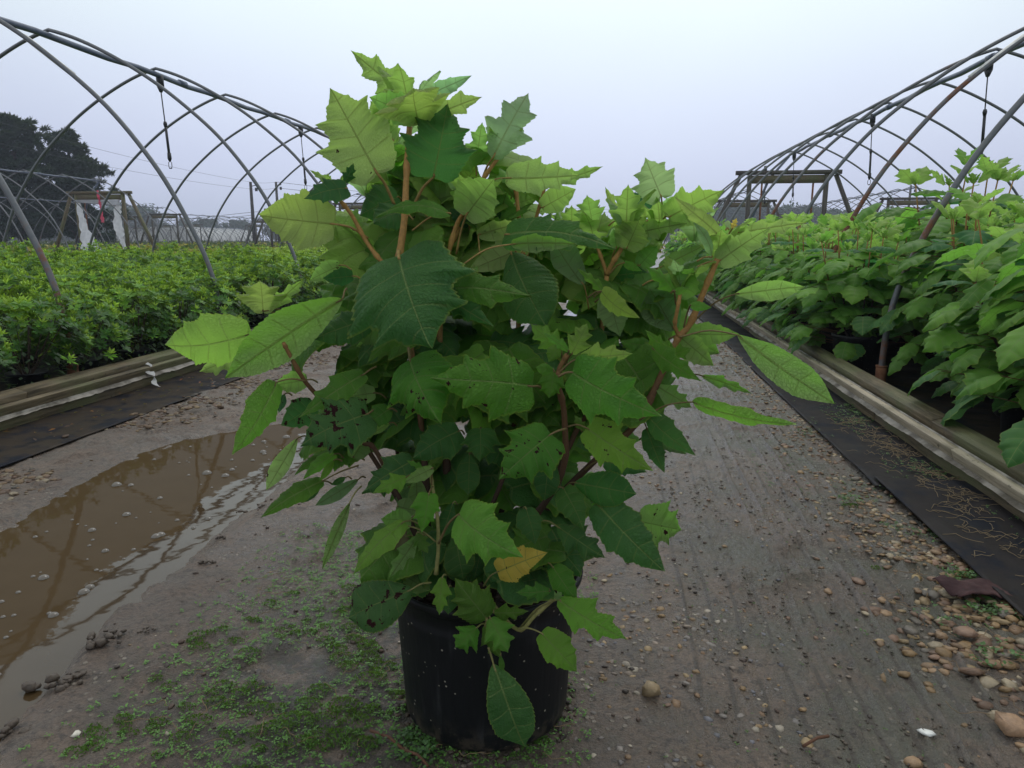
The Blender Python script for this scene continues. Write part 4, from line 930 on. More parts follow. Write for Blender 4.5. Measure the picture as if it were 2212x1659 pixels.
# reg, base(x,y), tip(x,y), width, shape, side, roll, q_base, dq_tip, colour, spots, petiole end (x,y[,dq]) or None, label
LV = [
 # --- crown at top
 ('A', 795, 602, 765, 385, 470, 'm', 'U', 8, .10, .07, 'Y', 0, (735, 640), None),
 ('A', 800, 602, 1212, 442, 190, 'm', 'U', 0, .09, .03, 'Y', 0, None, None),
 ('A', 790, 590, 485, 448, 190, 'o', 'U', -10, .10, .03, 'Y', 0, None, None),
 ('A', 735, 450, 372, 158, 215, 'm', 'U', 0, .02, -.02, 'Y', 0, (735, 600), 'pale green topmost leaf pointing up left'),
 ('A', 850, 440, 1138, 312, 105, 'o', 'U', 0, .02, -.02, 'W', 0, (750, 580), None),
 ('A', 535, 935, 235, 390, 440, 'b', 'U', 6, .06, .05, 'Y', .12, (645, 1135), None),
 ('A', 640, 730, 500, 480, 260, 'm', 'U', 0, -.04, -.02, 'Y', 0, (625, 800), None),
 ('A', 893, 962, 985, 512, 440, 'b', 'T', 0, .06, .05, 'D', .12, (765, 1150), 'dark puckered leaf standing upright near the top'),
 ('A', 1275, 835, 1505, 412, 300, 'm', 'T', -10, -.01, -.05, 'W', 0, (1195, 1000), 'pale frosted leaf pointing up at the right of the crown'),
 ('A', 1360, 965, 1840, 950, 215, 'b', 'U', -10, .02, .06, 'Y', 0, (1215, 1030), None),
 ('A', 1660, 1000, 1975, 893, 110, 'm', 'U', 0, -.08, -.02, 'Y', 0, (1605, 985), None),
 ('A', 1590, 1155, 1805, 1035, 160, 'o', 'U', 0, -.04, .02, 'Y', 0, (1565, 1180), None),
 ('A', 1420, 1130, 1560, 1085, 100, 'o', 'U', 0, -.08, -.02, 'Y', 0, None, None),
 ('A', 1105, 1200, 1290, 960, 300, 'o', 'U', 0, .03, .04, 'Y', 0, (1040, 1450), None),
 ('A', 1030, 1090, 1170, 890, 230, 'o', 'U', 0, -.10, .0, 'Y', 0, None, None),
 ('A', 1390, 1130, 1255, 925, 220, 'b', 'U', 0, -.12, .0, 'Y', .1, (1390, 1180), None),
 ('A', 1165, 880, 1205, 605, 190, 'm', 'U', 0, -.06, .02, 'Y', 0, None, None),
 ('A', 840, 1090, 585, 910, 280, 'b', 'U', 0, -.08, .03, 'G', 0, None, None),
 ('A', 780, 1135, 1100, 1055, 240, 'o', 'U', 0, -.05, .03, 'G', 0, None, None),
 ('A', 670, 1085, 440, 1190, 270, 'o', 'T', 0, .0, .05, 'D', 0, (700, 1130), None),
 ('A', 700, 1180, 520, 1240, 190, 'o', 'T', 20, .04, .05, 'D', 0, None, None),
 ('A', 345, 1030, 75, 1085, 150, 'b', 'T', 30, .11, .05, 'B', 0, (290, 1085), None),
 ('A', 330, 1000, 385, 872, 90, 'm', 'T', 0, .09, .0, 'B', 0, (290, 1085), None),
 ('A', 250, 1000, 103, 914, 55, 'm', 'U', 0, .08, .0, 'Y', 0, (280, 1090), None),
 ('A', 250, 1020, 215, 935, 45, 'm', 'U', 0, .08, .0, 'Y', 0, (280, 1090), None),
 ('V', 722, 484, 563, 466, 120, 'o', 'U', 0, .10, .02, 'Y', 0, (795, 515), 'yellow-green leaf held out flat on the upper left'),
 ('A', 1000, 1195, 530, 1170, 100, 'o', 'T', 50, .13, .06, 'G', 0, (760, 1300), None),
 ('A', 470, 1390, 255, 1320, 190, 'o', 'U', 0, -.10, .0, 'Y', 0, None, None),
 ('A', 590, 1330, 330, 1390, 150, 'o', 'T', 0, -.08, .02, 'Y', 0, None, None),
 ('V', 861, 553, 924, 742, 290, 'b', 'T', 8, .14, .12, 'D', .05, (861, 543, -.02), 'broad dark leaf with pale midrib at the centre of the plant'),
 ('A', 1350, 1330, 2045, 1375, 270, 'b', 'T', -28, .06, .08, 'D', 0, (1440, 1480), 'wide dark puckered leaf arching over at the upper right'),
 ('A', 1395, 1388, 1815, 1385, 110, 'o', 'U', 20, .12, .04, 'G', 0, (1068, 1528, .0), None),
 ('A', 1490, 1400, 1110, 1560, 190, 'o', 'U', 0, .0, .03, 'Y', 0, None, None),
 ('A', 1180, 1330, 1480, 1255, 130, 'o', 'U', 10, .0, .04, 'Y', 0, None, None),
 ('A', 1120, 1265, 995, 1160, 110, 'o', 'T', 0, -.02, .0, 'B', 0, None, None),
 ('A', 1400, 1080, 1490, 1015, 110, 'o', 'T', 0, -.12, .0, 'D', 0, None, None),
 ('A', 1220, 1290, 1330, 1180, 90, 'o', 'T', 0, -.05, .0, 'B', 0, None, None),
 ('E', 1390, 75, 1600, 535, 340, 'e', 'T', 15, .04, .08, 'D', .1, (1470, 50), None),
 ('E', 1625, 20, 1690, 325, 240, 'o', 'U', 0, -.12, .02, 'Y', 0, None, 'glowing yellow-green leaf seen from below behind the dark ones'),
 ('E', 1852, 285, 1650, -10, 170, 'e', 'U', 25, .02, .03, 'D', .05, (1885, 440), None),
 ('E', 980, 320, 1490, 345, 260, 'b', 'T', -18, .12, .08, 'G', .25, (945, 300), None),
 ('E', 985, 345, 1260, 545, 170, 'b', 'T', 20, .13, .06, 'D', .1, (945, 320), None),
 # --- left side
 ('L', 1595, 772, 1033, 858, 330, 'o', 'T', -20, .17, .04, 'Y', .03, (1790, 830), 'big yellow-green leaf at the far left of the plant'),
 ('L', 2185, 545, 1440, 1045, 290, 'e', 'U', -8, .16, .06, 'V', .03, (2212, 480), 'long green leaf seen from below slanting down left'),
 ('L', 1680, 625, 1660, 420, 330, 'm', 'U', 0, .12, .02, 'Y', 0, None, None),
 ('L', 1725, 610, 1945, 415, 100, 'm', 'U', 0, .11, .0, 'Y', .1, None, None),
 ('L', 1545, 895, 1280, 1012, 190, 'm', 'U', 0, .14, .02, 'Y', .08, (1700, 880), None),
 ('B', 860, 60, 545, 115, 200, 'o', 'U', 0, .12, .03, 'Y', .3, None, None),
 ('B', 585, 82, 190, 750, 300, 'o', 'T', -18, .20, .08, 'V', .14, (850, 72), 'bright green leaf hanging down on the left with a spotted fold'),
 ('B', 775, 598, 488, 1078, 150, 'e', 'U', 0, .18, .05, 'Y', .28, (900, 590), None),
 ('E', 510, 500, 135, 625, 210, 'o', 'T', 15, .10, .05, 'D', .05, None, None),
 ('E', 655, 560, 320, 590, 240, 'o', 'U', 0, .06, .05, 'G', 0, None, None),
 ('E', 640, 610, 400, 680, 130, 'o', 'U', 0, .03, .03, 'Y', 0, None, None),
 ('E', 380, 230, 190, 245, 110, 'o', 'T', 0, .04, .03, 'B', 0, None, None),
 ('E', 300, 160, 100, 260, 130, 'o', 'U', 0, .04, .03, 'Y', .3, None, None),
 ('E', 715, 600, 470, 770, 110, 'o', 'T', 30, .12, .05, 'G', 0, None, None),
 ('B', 1395, 5, 790, 395, 250, 'b', 'T', 20, .14, .08, 'G', .03, (1500, -60), None),
 ('B', 1430, 370, 800, 650, 480, 'b', 'T', 10, .17, .07, 'D', .46, (1560, 300), 'dark spotted leaf with scorched purple edge on the left'),
 ('B', 930, 290, 640, 480, 290, 'o', 'T', 0, .08, .05, 'D', .35, None, None),
 ('E', 745, 765, 905, 1130, 450, 'b', 'T', 10, .17, .10, 'G', .34, (735, 690), 'broad green leaf with a purple blotch near its tip'),
 ('E', 1525, 935, 888, 880, 400, 'b', 'T', 12, .20, .07, 'G', .33, (1600, 960), 'bright green leaf with a long dark scar at the centre'),
 # --- right front cluster
 ('C', 505, 402, 1158, 735, 470, 'b', 'T', 10, .20, .08, 'G', .03, (395, 435, .0), 'large smooth green leaf right of centre'),
 ('C', 565, 290, 950, 262, 230, 'm', 'T', 5, .19, .03, 'Y', 0, (410, 400, .0), 'bright yellow-green young leaf right of centre'),
 ('C', 500, 262, 620, 28, 195, 'm', 'T', 0, .17, .0, 'Y', 0, (440, 380), None),
 ('C', 415, 215, 190, 40, 200, 'm', 'T', 0, .16, .02, 'V', 0, (430, 320), None),
 ('C', 480, 240, 280, 95, 90, 'm', 'T', 0, .18, .02, 'V', 0, (440, 340), None),
 ('C', 395, 205, 330, 310, 115, 'o', 'T', 0, .19, .02, 'V', 0, None, None),
 ('C', 362, 385, 235, 365, 88, 'e', 'T', 0, .20, .02, 'V', .03, None, 'small round bright leaf on the centre cane'),
 ('C', 310, 340, 175, 355, 95, 'e', 'T', 0, .15, .02, 'G', 0, None, None),
 ('C', 365, 395, 330, 590, 210, 'b', 'T', 0, .17, .03, 'V', .03, None, None),
 ('C', 1265, 275, 1075, 85, 150, 'm', 'T', 10, .10, .04, 'V', 0, (1240, 340), None),
 ('C', 1225, 265, 1415, 222, 170, 'm', 'T', 15, .11, .04, 'G', 0, None, None),
 ('C', 1120, 215, 1485, 475, 170, 'b', 'T', 30, .13, .06, 'G', .1, (1200, 300), None),
 ('C', 1100, 200, 885, 170, 130, 'o', 'T', 0, .06, .04, 'G', .35, None, None),
 ('C', 1325, 125, 1595, 355, 200, 'o', 'U', 0, .07, .05, 'V', 0, (1310, 110), None),
 ('C', 1150, 505, 1425, 675, 180, 'm', 'U', 0, .08, .05, 'G', .06, None, None),
 ('C', 1500, 428, 1885, 565, 105, 'm', 'U', 10, .02, .04, 'G', .05, (1400, 440), None),
 ('C', 1425, 630, 2215, 815, 140, 'o', 'T', 35, .14, .08, 'V', .05, (1020, 770), 'long narrow drooping leaf reaching out at lower right'),
 ('S', 385, 608, 1005, 1050, 225, 'e', 'U', -12, .12, .08, 'V', .12, (15, 620, .0), 'long glowing leaf drooping far right with a drop at its tip'),
 ('S', 370, 345, 815, 298, 135, 'e', 'U', 0, .08, .03, 'Y', .04, (110, 515), None),
 ('S', 60, 600, 395, 600, 140, 'o', 'U', 0, .05, .03, 'V', 0, None, None),
 # --- upper right group
 ('R', 885, 440, 770, 160, 290, 'b', 'U', 0, -.02, .04, 'W', 0, (893, 585), 'pale leaf standing highest in the right-hand group'),
 ('R', 935, 580, 1325, 385, 260, 'b', 'U', 8, -.01, .04, 'Y', .06, (900, 590), None),
 ('R', 960, 560, 1000, 420, 160, 'o', 'U', 0, -.04, .02, 'W', 0, None, None),
 ('R', 1275, 700, 985, 447, 130, 'o', 'T', 10, .10, .04, 'Y', 0, (1290, 850), None),
 ('R', 1280, 885, 1640, 650, 200, 'b', 'U', 5, .10, .05, 'Y', .03, None, None),
 ('R', 1390, 690, 1890, 618, 130, 'm', 'U', 0, .08, .04, 'Y', 0, (1320, 800), None),
 ('R', 1235, 855, 1112, 612, 75, 'e', 'T', 30, .10, .03, 'W', 0, None, None),
 ('R', 1375, 660, 1405, 585, 55, 'm', 'U', 0, .09, .0, 'X', 0, (1330, 760), None),
 ('R', 1350, 665, 1345, 600, 40, 'e', 'U', 0, .09, .0, 'W', 0, None, None),
 ('R', 410, 620, 370, 422, 220, 'm', 'U', 0, -.04, .03, 'Y', 0, (480, 780), None),
 ('R', 600, 600, 495, 368, 95, 'm', 'U', 15, -.03, .02, 'Y', 0, None, None),
 ('R', 860, 580, 628, 408, 110, 'e', 'T', 0, -.12, .0, 'B', 0, None, None),
 ('R', 720, 640, 748, 472, 115, 'o', 'U', 0, -.03, .02, 'Y', 0, None, None),
 ('R', 700, 690, 1068, 618, 130, 'm', 'U', 0, -.03, .04, 'Y', 0, (620, 780), None),
 ('R', 645, 795, 730, 600, 240, 'o', 'U', 0, .0, .04, 'Y', 0, (630, 800), None),
 ('R', 575, 790, 555, 660, 90, 'o', 'U', 0, -.01, .02, 'Y', 0, (540, 880), None),
 ('R', 735, 912, 860, 775, 150, 'o', 'U', 0, -.05, .02, 'V', 0, None, None),
 ('R', 625, 895, 748, 952, 60, 'o', 'T', 0, .02, .02, 'V', 0, (530, 970), None),
 ('R', 870, 930, 1215, 755, 110, 'o', 'U', 0, -.04, .03, 'G', 0, (800, 990), None),
 ('R', 970, 1090, 795, 920, 130, 'm', 'T', 20, .11, .03, 'V', 0, (985, 1180), None),
 ('R', 985, 1095, 1065, 1075, 60, 'o', 'T', 0, .12, .02, 'V', 0, None, None),
 ('R', 1010, 1120, 1110, 925, 210, 'o', 'U', 0, .07, .04, 'V', 0, (990, 1200), None),
 ('R', 1085, 1190, 1222, 1205, 70, 'o', 'T', 0, .13, .02, 'V', 0, (1040, 1340), None),
 ('R', 490, 1095, 315, 935, 85, 'm', 'T', 20, .06, .03, 'V', 0, None, None),
 ('R', 470, 1090, 718, 1280, 130, 'o', 'T', 25, .09, .05, 'Y', .05, None, None),
 ('R', 520, 1120, 600, 1410, 200, 'o', 'U', 0, .03, .03, 'G', .08, None, None),
 ('R', 545, 985, 780, 960, 190, 'o', 'T', 0, -.06, .02, 'D', 0, None, None),
 ('R', 850, 1015, 585, 1130, 170, 'o', 'U', 0, -.03, .02, 'G', 0, None, None),
 ('R', 970, 1350, 800, 1070, 280, 'e', 'U', 0, -.02, .03, 'D', 0, (1000, 1400), None),
 ('R', 1030, 1400, 1290, 1520, 190, 'o', 'U', 0, .02, .03, 'V', 0, None, None),
 # --- lower right
 ('C', 615, 830, 1112, 1155, 320, 'b', 'T', 5, .20, .07, 'V', .33, (470, 820), 'green spotted leaf slanting down at right'),
 ('C', 600, 850, 525, 730, 90, 'm', 'T', 0, .18, .0, 'V', 0, None, None),
 ('C', 515, 1248, 968, 1330, 290, 'e', 'T', 0, .14, .06, 'D', 0, (445, 1300), None),
 ('C', 435, 1290, 590, 1595, 220, 'o', 'T', 0, .16, .06, 'D', 0, None, None),
 ('C', 745, 1085, 1060, 1160, 180, 'o', 'T', 0, .10, .04, 'D', .3, (600, 1150), None),
 ('C', 1075, 830, 1205, 1170, 150, 'o', 'T', 10, .05, .04, 'D', 0, (1040, 750), None),
 ('C', 1085, 735, 1432, 1040, 190, 'o', 'T', 15, .08, .05, 'D', 0, (1020, 770), None),
 ('C', 1120, 890, 1388, 1035, 105, 'o', 'U', 0, .04, .03, 'D', 0, None, None),
 ('C', 730, 900, 545, 960, 150, 'e', 'T', 0, .08, .03, 'D', 0, None, None),
 ('C', 330, 1035, 290, 1385, 185, 'e', 'T', 0, .12, .03, 'D', 0, (410, 1010), None),
 ('M', 1915, 285, 1500, 640, 460, 'b', 'T', 6, .21, .07, 'G', .40, (2040, 240), 'green leaf peppered with dark spots in the middle'),
 ('M', 1330, 235, 1330, 475, 310, 'b', 'T', 0, .17, .05, 'D', .03, None, None),
 ('M', 1160, 255, 770, 470, 300, 'o', 'T', 15, .16, .05, 'D', 0, None, None),
 ('M', 775, 500, 345, 760, 300, 'b', 'T', 10, .18, .06, 'D', .22, (860, 440), None),
 ('M', 720, 640, 445, 765, 170, 'm', 'T', 10, .24, .05, 'V', 0, None, None),
 ('M', 935, 565, 685, 690, 110, 'o', 'U', 0, .23, .02, 'V', 0, (925, 700), None),
 ('M', 860, 570, 720, 505, 65, 'm', 'T', 0, .20, .02, 'V', 0, None, None),
 ('M', 890, 560, 1025, 465, 65, 'm', 'T', 0, .20, .0, 'G', 0, None, None),
 ('M', 905, 775, 850, 1092, 215, 'b', 'T', 0, .24, .04, 'V', 0, (935, 720), 'bright green lobed leaf on the short front shoot'),
 ('M', 1150, 950, 1645, 1300, 480, 'b', 'T', 12, .25, .09, 'V', .02, (985, 1190, -.04), 'large bright leaf spreading above the pot rim'),
 ('M', 700, 1010, 265, 1435, 190, 'o', 'T', 25, .24, .06, 'V', 0, (820, 1030), 'bright narrow leaf hanging at lower left'),
 ('M', 745, 1000, 500, 985, 200, 'o', 'U', 0, .20, .03, 'V', 0, (820, 940), None),
 ('M', 700, 1040, 560, 1150, 120, 'm', 'T', 0, .24, .03, 'V', 0, (960, 1175), None),
 ('M', 810, 1130, 570, 1485, 170, 'm', 'U', 10, .20, .04, 'G', 0, None, None),
 ('M', 800, 1110, 890, 1260, 150, 'm', 'T', 0, .20, .03, 'G', 0, None, None),
 ('M', 720, 1130, 480, 1190, 170, 'b', 'U', 0, .14, .02, 'R', 0, None, 'dead brown curled leaf at the left of the pot'),
 ('M', 690, 1150, 650, 1400, 140, 'o', 'U', 0, .13, .02, 'R', 0, None, None),
 ('M', 800, 640, 810, 960, 150, 'e', 'U', 0, .12, .02, 'G', 0, None, None),
 ('M', 740, 720, 640, 860, 100, 'e', 'U', 0, .10, .02, 'D', .2, None, None),
 ('M', 640, 880, 830, 930, 160, 'o', 'U', 0, .17, .02, 'G', 0, None, None),
 ('P', 525, 632, 155, 795, 270, 'e', 'T', 5, .22, .03, 'D', .42, (640, 592), 'dark spotted leaf with red edge at the left rim of the pot'),
 ('P', 705, 560, 685, 778, 130, 'm', 'T', 0, .24, .03, 'V', 0, None, None),
 ('P', 770, 350, 850, 590, 190, 'e', 'T', 0, .12, .03, 'D', 0, None, None),
 ('P', 905, 390, 900, 610, 130, 'e', 'T', 0, .11, .03, 'D', 0, None, None),
 ('P', 960, 798, 795, 592, 240, 'b', 'T', 0, .20, .04, 'G', 0, (985, 860), None),
 ('P', 740, 620, 740, 760, 150, 'o', 'T', 0, .19, .04, 'D', 0, None, None),
 ('P', 905, 850, 785, 965, 180, 'm', 'T', 0, .23, .03, 'V', 0, (960, 830), None),
 ('P', 980, 795, 1085, 990, 190, 'm', 'T', 0, .24, .03, 'V', 0, (975, 800), None),
 ('P', 1000, 765, 1192, 760, 100, 'm', 'T', 0, .21, .02, 'G', 0, None, None),
 ('P', 950, 840, 1035, 1025, 140, 'm', 'T', 0, .22, .02, 'G', 0, None, None),
 ('P', 1002, 1070, 1188, 1575, 265, 'e', 'T', 0, .24, .01, 'D', .04, (970, 965, .0), 'dull elongated leaf hanging down the front of the pot'),
 ('P', 1040, 1010, 1050, 1105, 35, 'e', 'T', 0, .23, .01, 'G', 0, None, None),
 ('P', 1275, 882, 1482, 1105, 190, 'o', 'T', 0, .25, .02, 'V', 0, (1140, 858, -.02), 'bright leaf hanging over the right rim of the pot'),
 ('P', 1370, 690, 1765, 920, 230, 'm', 'T', 8, .23, .04, 'V', 0, (1150, 855), 'lobed green leaf reaching right past the pot rim'),
 ('P', 1350, 690, 1390, 650, 60, 'm', 'T', 0, .23, .0, 'W', 0, (1150, 855), None),
 ('P', 1022, 530, 1300, 420, 200, 'o', 'T', 0, .19, .02, 'X', .30, (942, 612), 'yellowed leaf with brown spots above the pot soil'),
 ('P', 1325, 640, 1135, 650, 110, 'm', 'T', 0, .21, .03, 'G', 0, None, None),
 ('P', 1340, 500, 1475, 690, 140, 'o', 'T', 0, .20, .03, 'G', 0, (1300, 480), None),
 ('P', 1290, 560, 1150, 590, 120, 'o', 'T', 0, .14, .03, 'D', 0, None, None),
 ('P', 1370, 270, 1640, 450, 220, 'm', 'T', 0, .18, .03, 'D', 0, (1270, 235), None),
 ('P', 1430, 480, 1500, 540, 90, 'o', 'T', 0, .14, .03, 'G', 0, None, None),
 ('P', 1590, 130, 1980, 530, 270, 'o', 'T', 5, .17, .06, 'D', 0, (1500, 90), 'dark leaf pointing down right beyond the pot'),
 ('P', 1850, 240, 2090, 290, 250, 'b', 'U', 0, .12, .03, 'V', .42, None, 'pale leaf with brown specks and red margin at lower right'),
 ('P', 500, 560, 640, 640, 130, 'o', 'U', 0, .16, .02, 'G', 0, None, None),
 ('P', 680, 290, 800, 300, 130, 'o', 'U', 0, .06, .02, 'D', 0, None, None),
 ('M', 1240, 440, 1230, 785, 195, 'e', 'T', 0, .10, .03, 'D', 0, None, None),
 ('M', 1710, 900, 1790, 1190, 210, 'o', 'T', 0, .18, .03, 'D', 0, None, None),
 ('M', 1105, 850, 1000, 1155, 140, 'e', 'T', 0, .14, .03, 'D', 0, None, None),
 ('M', 1120, 1130, 1190, 1490, 240, 'e', 'T', 0, .15, .03, 'D', 0, None, None),
 ('M', 1340, 1230, 1280, 1480, 150, 'e', 'T', 0, .12, .03, 'D', 0, None, None),
 # --- lower left
 ('B', 1125, 742, 830, 960, 130, 'o', 'T', 20, .16, .05, 'V', 0, (1200, 780), None),
 ('B', 1000, 760, 750, 920, 90, 'o', 'T', 20, .13, .05, 'G', 0, None, None),
 ('B', 1010, 990, 425, 1325, 190, 'o', 'T', 15, .15, .06, 'G', .05, (1340, 848), 'long green leaf pointing down left over the mud'),
 ('B', 1110, 800, 990, 980, 70, 'e', 'T', 0, .17, .04, 'V', 0, None, None),
 ('B', 1000, 1000, 810, 1190, 95, 'e', 'T', 0, .12, .04, 'D', 0, None, None),
 ('B', 1340, 975, 938, 1222, 125, 'e', 'U', 5, .15, .04, 'D', .05, (1400, 960), None),
 ('B', 1260, 1185, 1000, 1800, 115, 'e', 'U', 0, .20, .03, 'G', .12, (1365, 1040), 'narrow leaf hanging down on the left above the mud'),
 ('B', 1290, 775, 1425, 560, 210, 'o', 'U', 0, .12, .02, 'G', .45, None, None),
 ('B', 1620, 330, 1400, 490, 200, 'o', 'T', 0, .14, .04, 'G', .22, None, None),
 ('B', 1630, 458, 1440, 570, 70, 'e', 'U', 0, .12, .03, 'Y', .2, None, None),
 ('B', 655, 190, 603, 355, 75, 'e', 'T', 0, .14, .03, 'B', .5, None, None),
 ('B', 1490, 180, 1150, 230, 200, 'o', 'U', 0, .06, .03, 'Y', .35, None, None),
 ('B', 1220, 960, 1095, 1025, 60, 'e', 'T', 0, .1, .03, 'D', 0, None, None),
]
def seg_light(c): return c
def hero_leaf(spec, name='leaf'):
    reg, bx, by, tx, ty, w, shp, side, roll, qb, dq, colk, spots, pet, label = spec
    s = REG[reg][2]; rg = random.Random(int(bx * 7 + by * 13 + tx * 3) & 0xffff)
    B = rp3(reg, bx, by, qb); T = rp3(reg, tx, ty, qb + dq)
    Lv = T - B; L = np.linalg.norm(Lv); vdir = CAMP - (B + T) / 2; vd = vdir / np.linalg.norm(vdir)
    dist = (B + T) / 2 - CAMP; depth = dist @ _f
    wid = 1.06 * w * s / F_PX * depth / max(.45, math.cos(math.radians(roll)))
    w0 = np.cross(Lv, vd); w0 /= np.linalg.norm(w0); n0 = np.cross(w0, Lv); n0 /= np.linalg.norm(n0)
    if n0 @ vd < 0: n0 = -n0
    a = math.radians(roll); yv = Lv / L
    n1 = n0 * math.cos(a) + np.cross(yv, n0) * math.sin(a)
    nv = n1 if side == 'T' else -n1
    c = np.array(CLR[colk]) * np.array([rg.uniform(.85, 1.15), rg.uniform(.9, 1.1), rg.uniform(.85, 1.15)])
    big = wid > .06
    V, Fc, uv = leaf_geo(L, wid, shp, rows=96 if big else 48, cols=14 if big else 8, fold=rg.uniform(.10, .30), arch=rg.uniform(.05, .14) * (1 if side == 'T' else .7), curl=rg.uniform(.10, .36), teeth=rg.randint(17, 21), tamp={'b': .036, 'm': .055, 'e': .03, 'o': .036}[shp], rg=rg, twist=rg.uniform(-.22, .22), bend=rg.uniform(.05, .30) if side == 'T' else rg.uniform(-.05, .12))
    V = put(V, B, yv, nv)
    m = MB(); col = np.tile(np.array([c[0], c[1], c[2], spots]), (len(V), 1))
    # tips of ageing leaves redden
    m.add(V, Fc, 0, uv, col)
    pr = max(.0014, min(.0034, wid * .021))
    # midrib ridge running on under the blade
    if pet is not None:
        E = rp3(reg, pet[0], pet[1], qb + (pet[2] if len(pet) > 2 else -.03)); mid = (B + E) / 2 + np.array([0, 0, .10 * np.linalg.norm(B - E)]) * (1 if side == 'U' or E[2] < B[2] else .4)
        PP = smooth_path([E, mid, B, B + yv * L * .06 + nv * (.02 * L)], 5)
    else:
        ax = np.array([PX0 + (B[0] - PX0) * .75, Y0 + (B[1] - Y0) * .6, B[2] - .03]); dv = ax - B; dv = dv / (np.linalg.norm(dv) + 1e-9) * min(.05, .35 * L)
        PP = smooth_path([B + dv, B + dv * .5 + np.array([0, 0, .003]), B, B + yv * L * .05 + nv * (.015 * L)], 4)
    z = float(B[2]); pc = np.array(STEM_UP if z > .85 else STEM_MID) * .6 + np.array(STEM_GRN) * .4
    if z < .5: pc = np.array(STEM_GRN) * .8
    m.tube(PP, np.linspace(pr * 1.15, pr * .7, len(PP)), 7, 1, col=tuple(pc[:3]) + (0,))
    return hero_part(m, 'leaf', [M_LEAF, M_STEM], label=label)
for sp_ in LV: hero_leaf(sp_)
# inner leaves that fill the heart of the plant
m = MB(); rg = random.Random(99)
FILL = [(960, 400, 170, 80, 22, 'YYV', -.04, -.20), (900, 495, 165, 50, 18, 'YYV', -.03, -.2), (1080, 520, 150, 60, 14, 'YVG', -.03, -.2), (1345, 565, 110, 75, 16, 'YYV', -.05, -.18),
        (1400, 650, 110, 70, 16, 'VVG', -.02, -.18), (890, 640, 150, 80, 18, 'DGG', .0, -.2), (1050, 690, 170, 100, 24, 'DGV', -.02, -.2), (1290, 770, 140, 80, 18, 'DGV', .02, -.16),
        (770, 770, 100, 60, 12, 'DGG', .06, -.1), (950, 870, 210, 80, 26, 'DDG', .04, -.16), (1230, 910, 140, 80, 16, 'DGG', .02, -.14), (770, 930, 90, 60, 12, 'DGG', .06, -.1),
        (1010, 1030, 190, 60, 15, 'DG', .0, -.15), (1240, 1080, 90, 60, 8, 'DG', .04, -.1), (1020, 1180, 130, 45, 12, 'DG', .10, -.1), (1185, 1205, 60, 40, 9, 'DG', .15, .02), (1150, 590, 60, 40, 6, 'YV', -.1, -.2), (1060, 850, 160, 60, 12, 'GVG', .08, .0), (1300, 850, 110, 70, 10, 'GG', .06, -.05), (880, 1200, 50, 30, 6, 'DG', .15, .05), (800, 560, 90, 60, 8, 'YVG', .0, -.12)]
for (cx_, cy_, rx_, ry_, n_, cs_, q0_, q1_) in FILL:
    for k in range(n_):
        a = rg.uniform(0, 2 * PI); r_ = math.sqrt(rg.random()); x_ = cx_ + rx_ * r_ * math.cos(a); y_ = cy_ + ry_ * r_ * math.sin(a)
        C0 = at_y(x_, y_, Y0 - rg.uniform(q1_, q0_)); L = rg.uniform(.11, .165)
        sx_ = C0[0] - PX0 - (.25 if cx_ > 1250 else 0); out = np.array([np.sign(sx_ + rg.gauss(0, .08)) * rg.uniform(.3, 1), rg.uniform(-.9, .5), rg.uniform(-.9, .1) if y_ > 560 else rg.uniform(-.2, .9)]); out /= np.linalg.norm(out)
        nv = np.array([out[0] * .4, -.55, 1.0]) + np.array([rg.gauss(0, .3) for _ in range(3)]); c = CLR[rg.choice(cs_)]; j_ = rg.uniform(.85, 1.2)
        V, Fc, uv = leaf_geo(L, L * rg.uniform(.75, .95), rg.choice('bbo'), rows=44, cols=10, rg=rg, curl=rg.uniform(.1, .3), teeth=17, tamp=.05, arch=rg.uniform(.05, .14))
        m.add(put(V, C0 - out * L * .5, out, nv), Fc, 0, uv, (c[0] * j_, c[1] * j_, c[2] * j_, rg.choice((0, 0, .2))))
for (x_, y_, q_, n_, Ls) in ((885, 262, .05, 4, .09), (850, 330, -.08, 4, .09), (1075, 342, -.04, 3, .06), (1112, 425, -.06, 4, .08), (1180, 450, -.08, 3, .07), (728, 425, .08, 3, .05), (1352, 505, .0, 4, .08), (1287, 545, -.05, 4, .08), (1549, 559, .08, 3, .07),
                    (1470, 625, .08, 4, .07), (1009, 452, .0, 4, .08), (1425, 520, -.06, 4, .08), (1235, 520, -.10, 4, .08), (1390, 530, -.08, 3, .08), (960, 400, -.12, 4, .09), (1050, 470, -.12, 4, .08), (1310, 540, -.12, 4, .08), (790, 420, -.1, 3, .09), (1500, 520, -.05, 3, .08)):
    for k in range(n_):
        b_ = 2 * PI * k / n_ + rg.uniform(-.5, .5); out = np.array([math.cos(b_) * .7, math.sin(b_) * .7, rg.uniform(.5, 1.3)]); out /= np.linalg.norm(out); C0 = at_y(x_, y_, Y0 - q_); L = Ls * rg.uniform(.8, 1.2)
        c = CLR[rg.choice('YYW')]; V, Fc, uv = leaf_geo(L, L * rg.uniform(.6, .8), 'm', rows=44, cols=8, rg=rg, curl=.2, teeth=15, tamp=.06)
        m.add(put(V, C0, out, np.array([-math.cos(b_), -math.sin(b_), .6])), Fc, 0, uv, tuple(c) + (0,))
hero_part(m, 'inner_foliage', [M_LEAF, M_STEM])
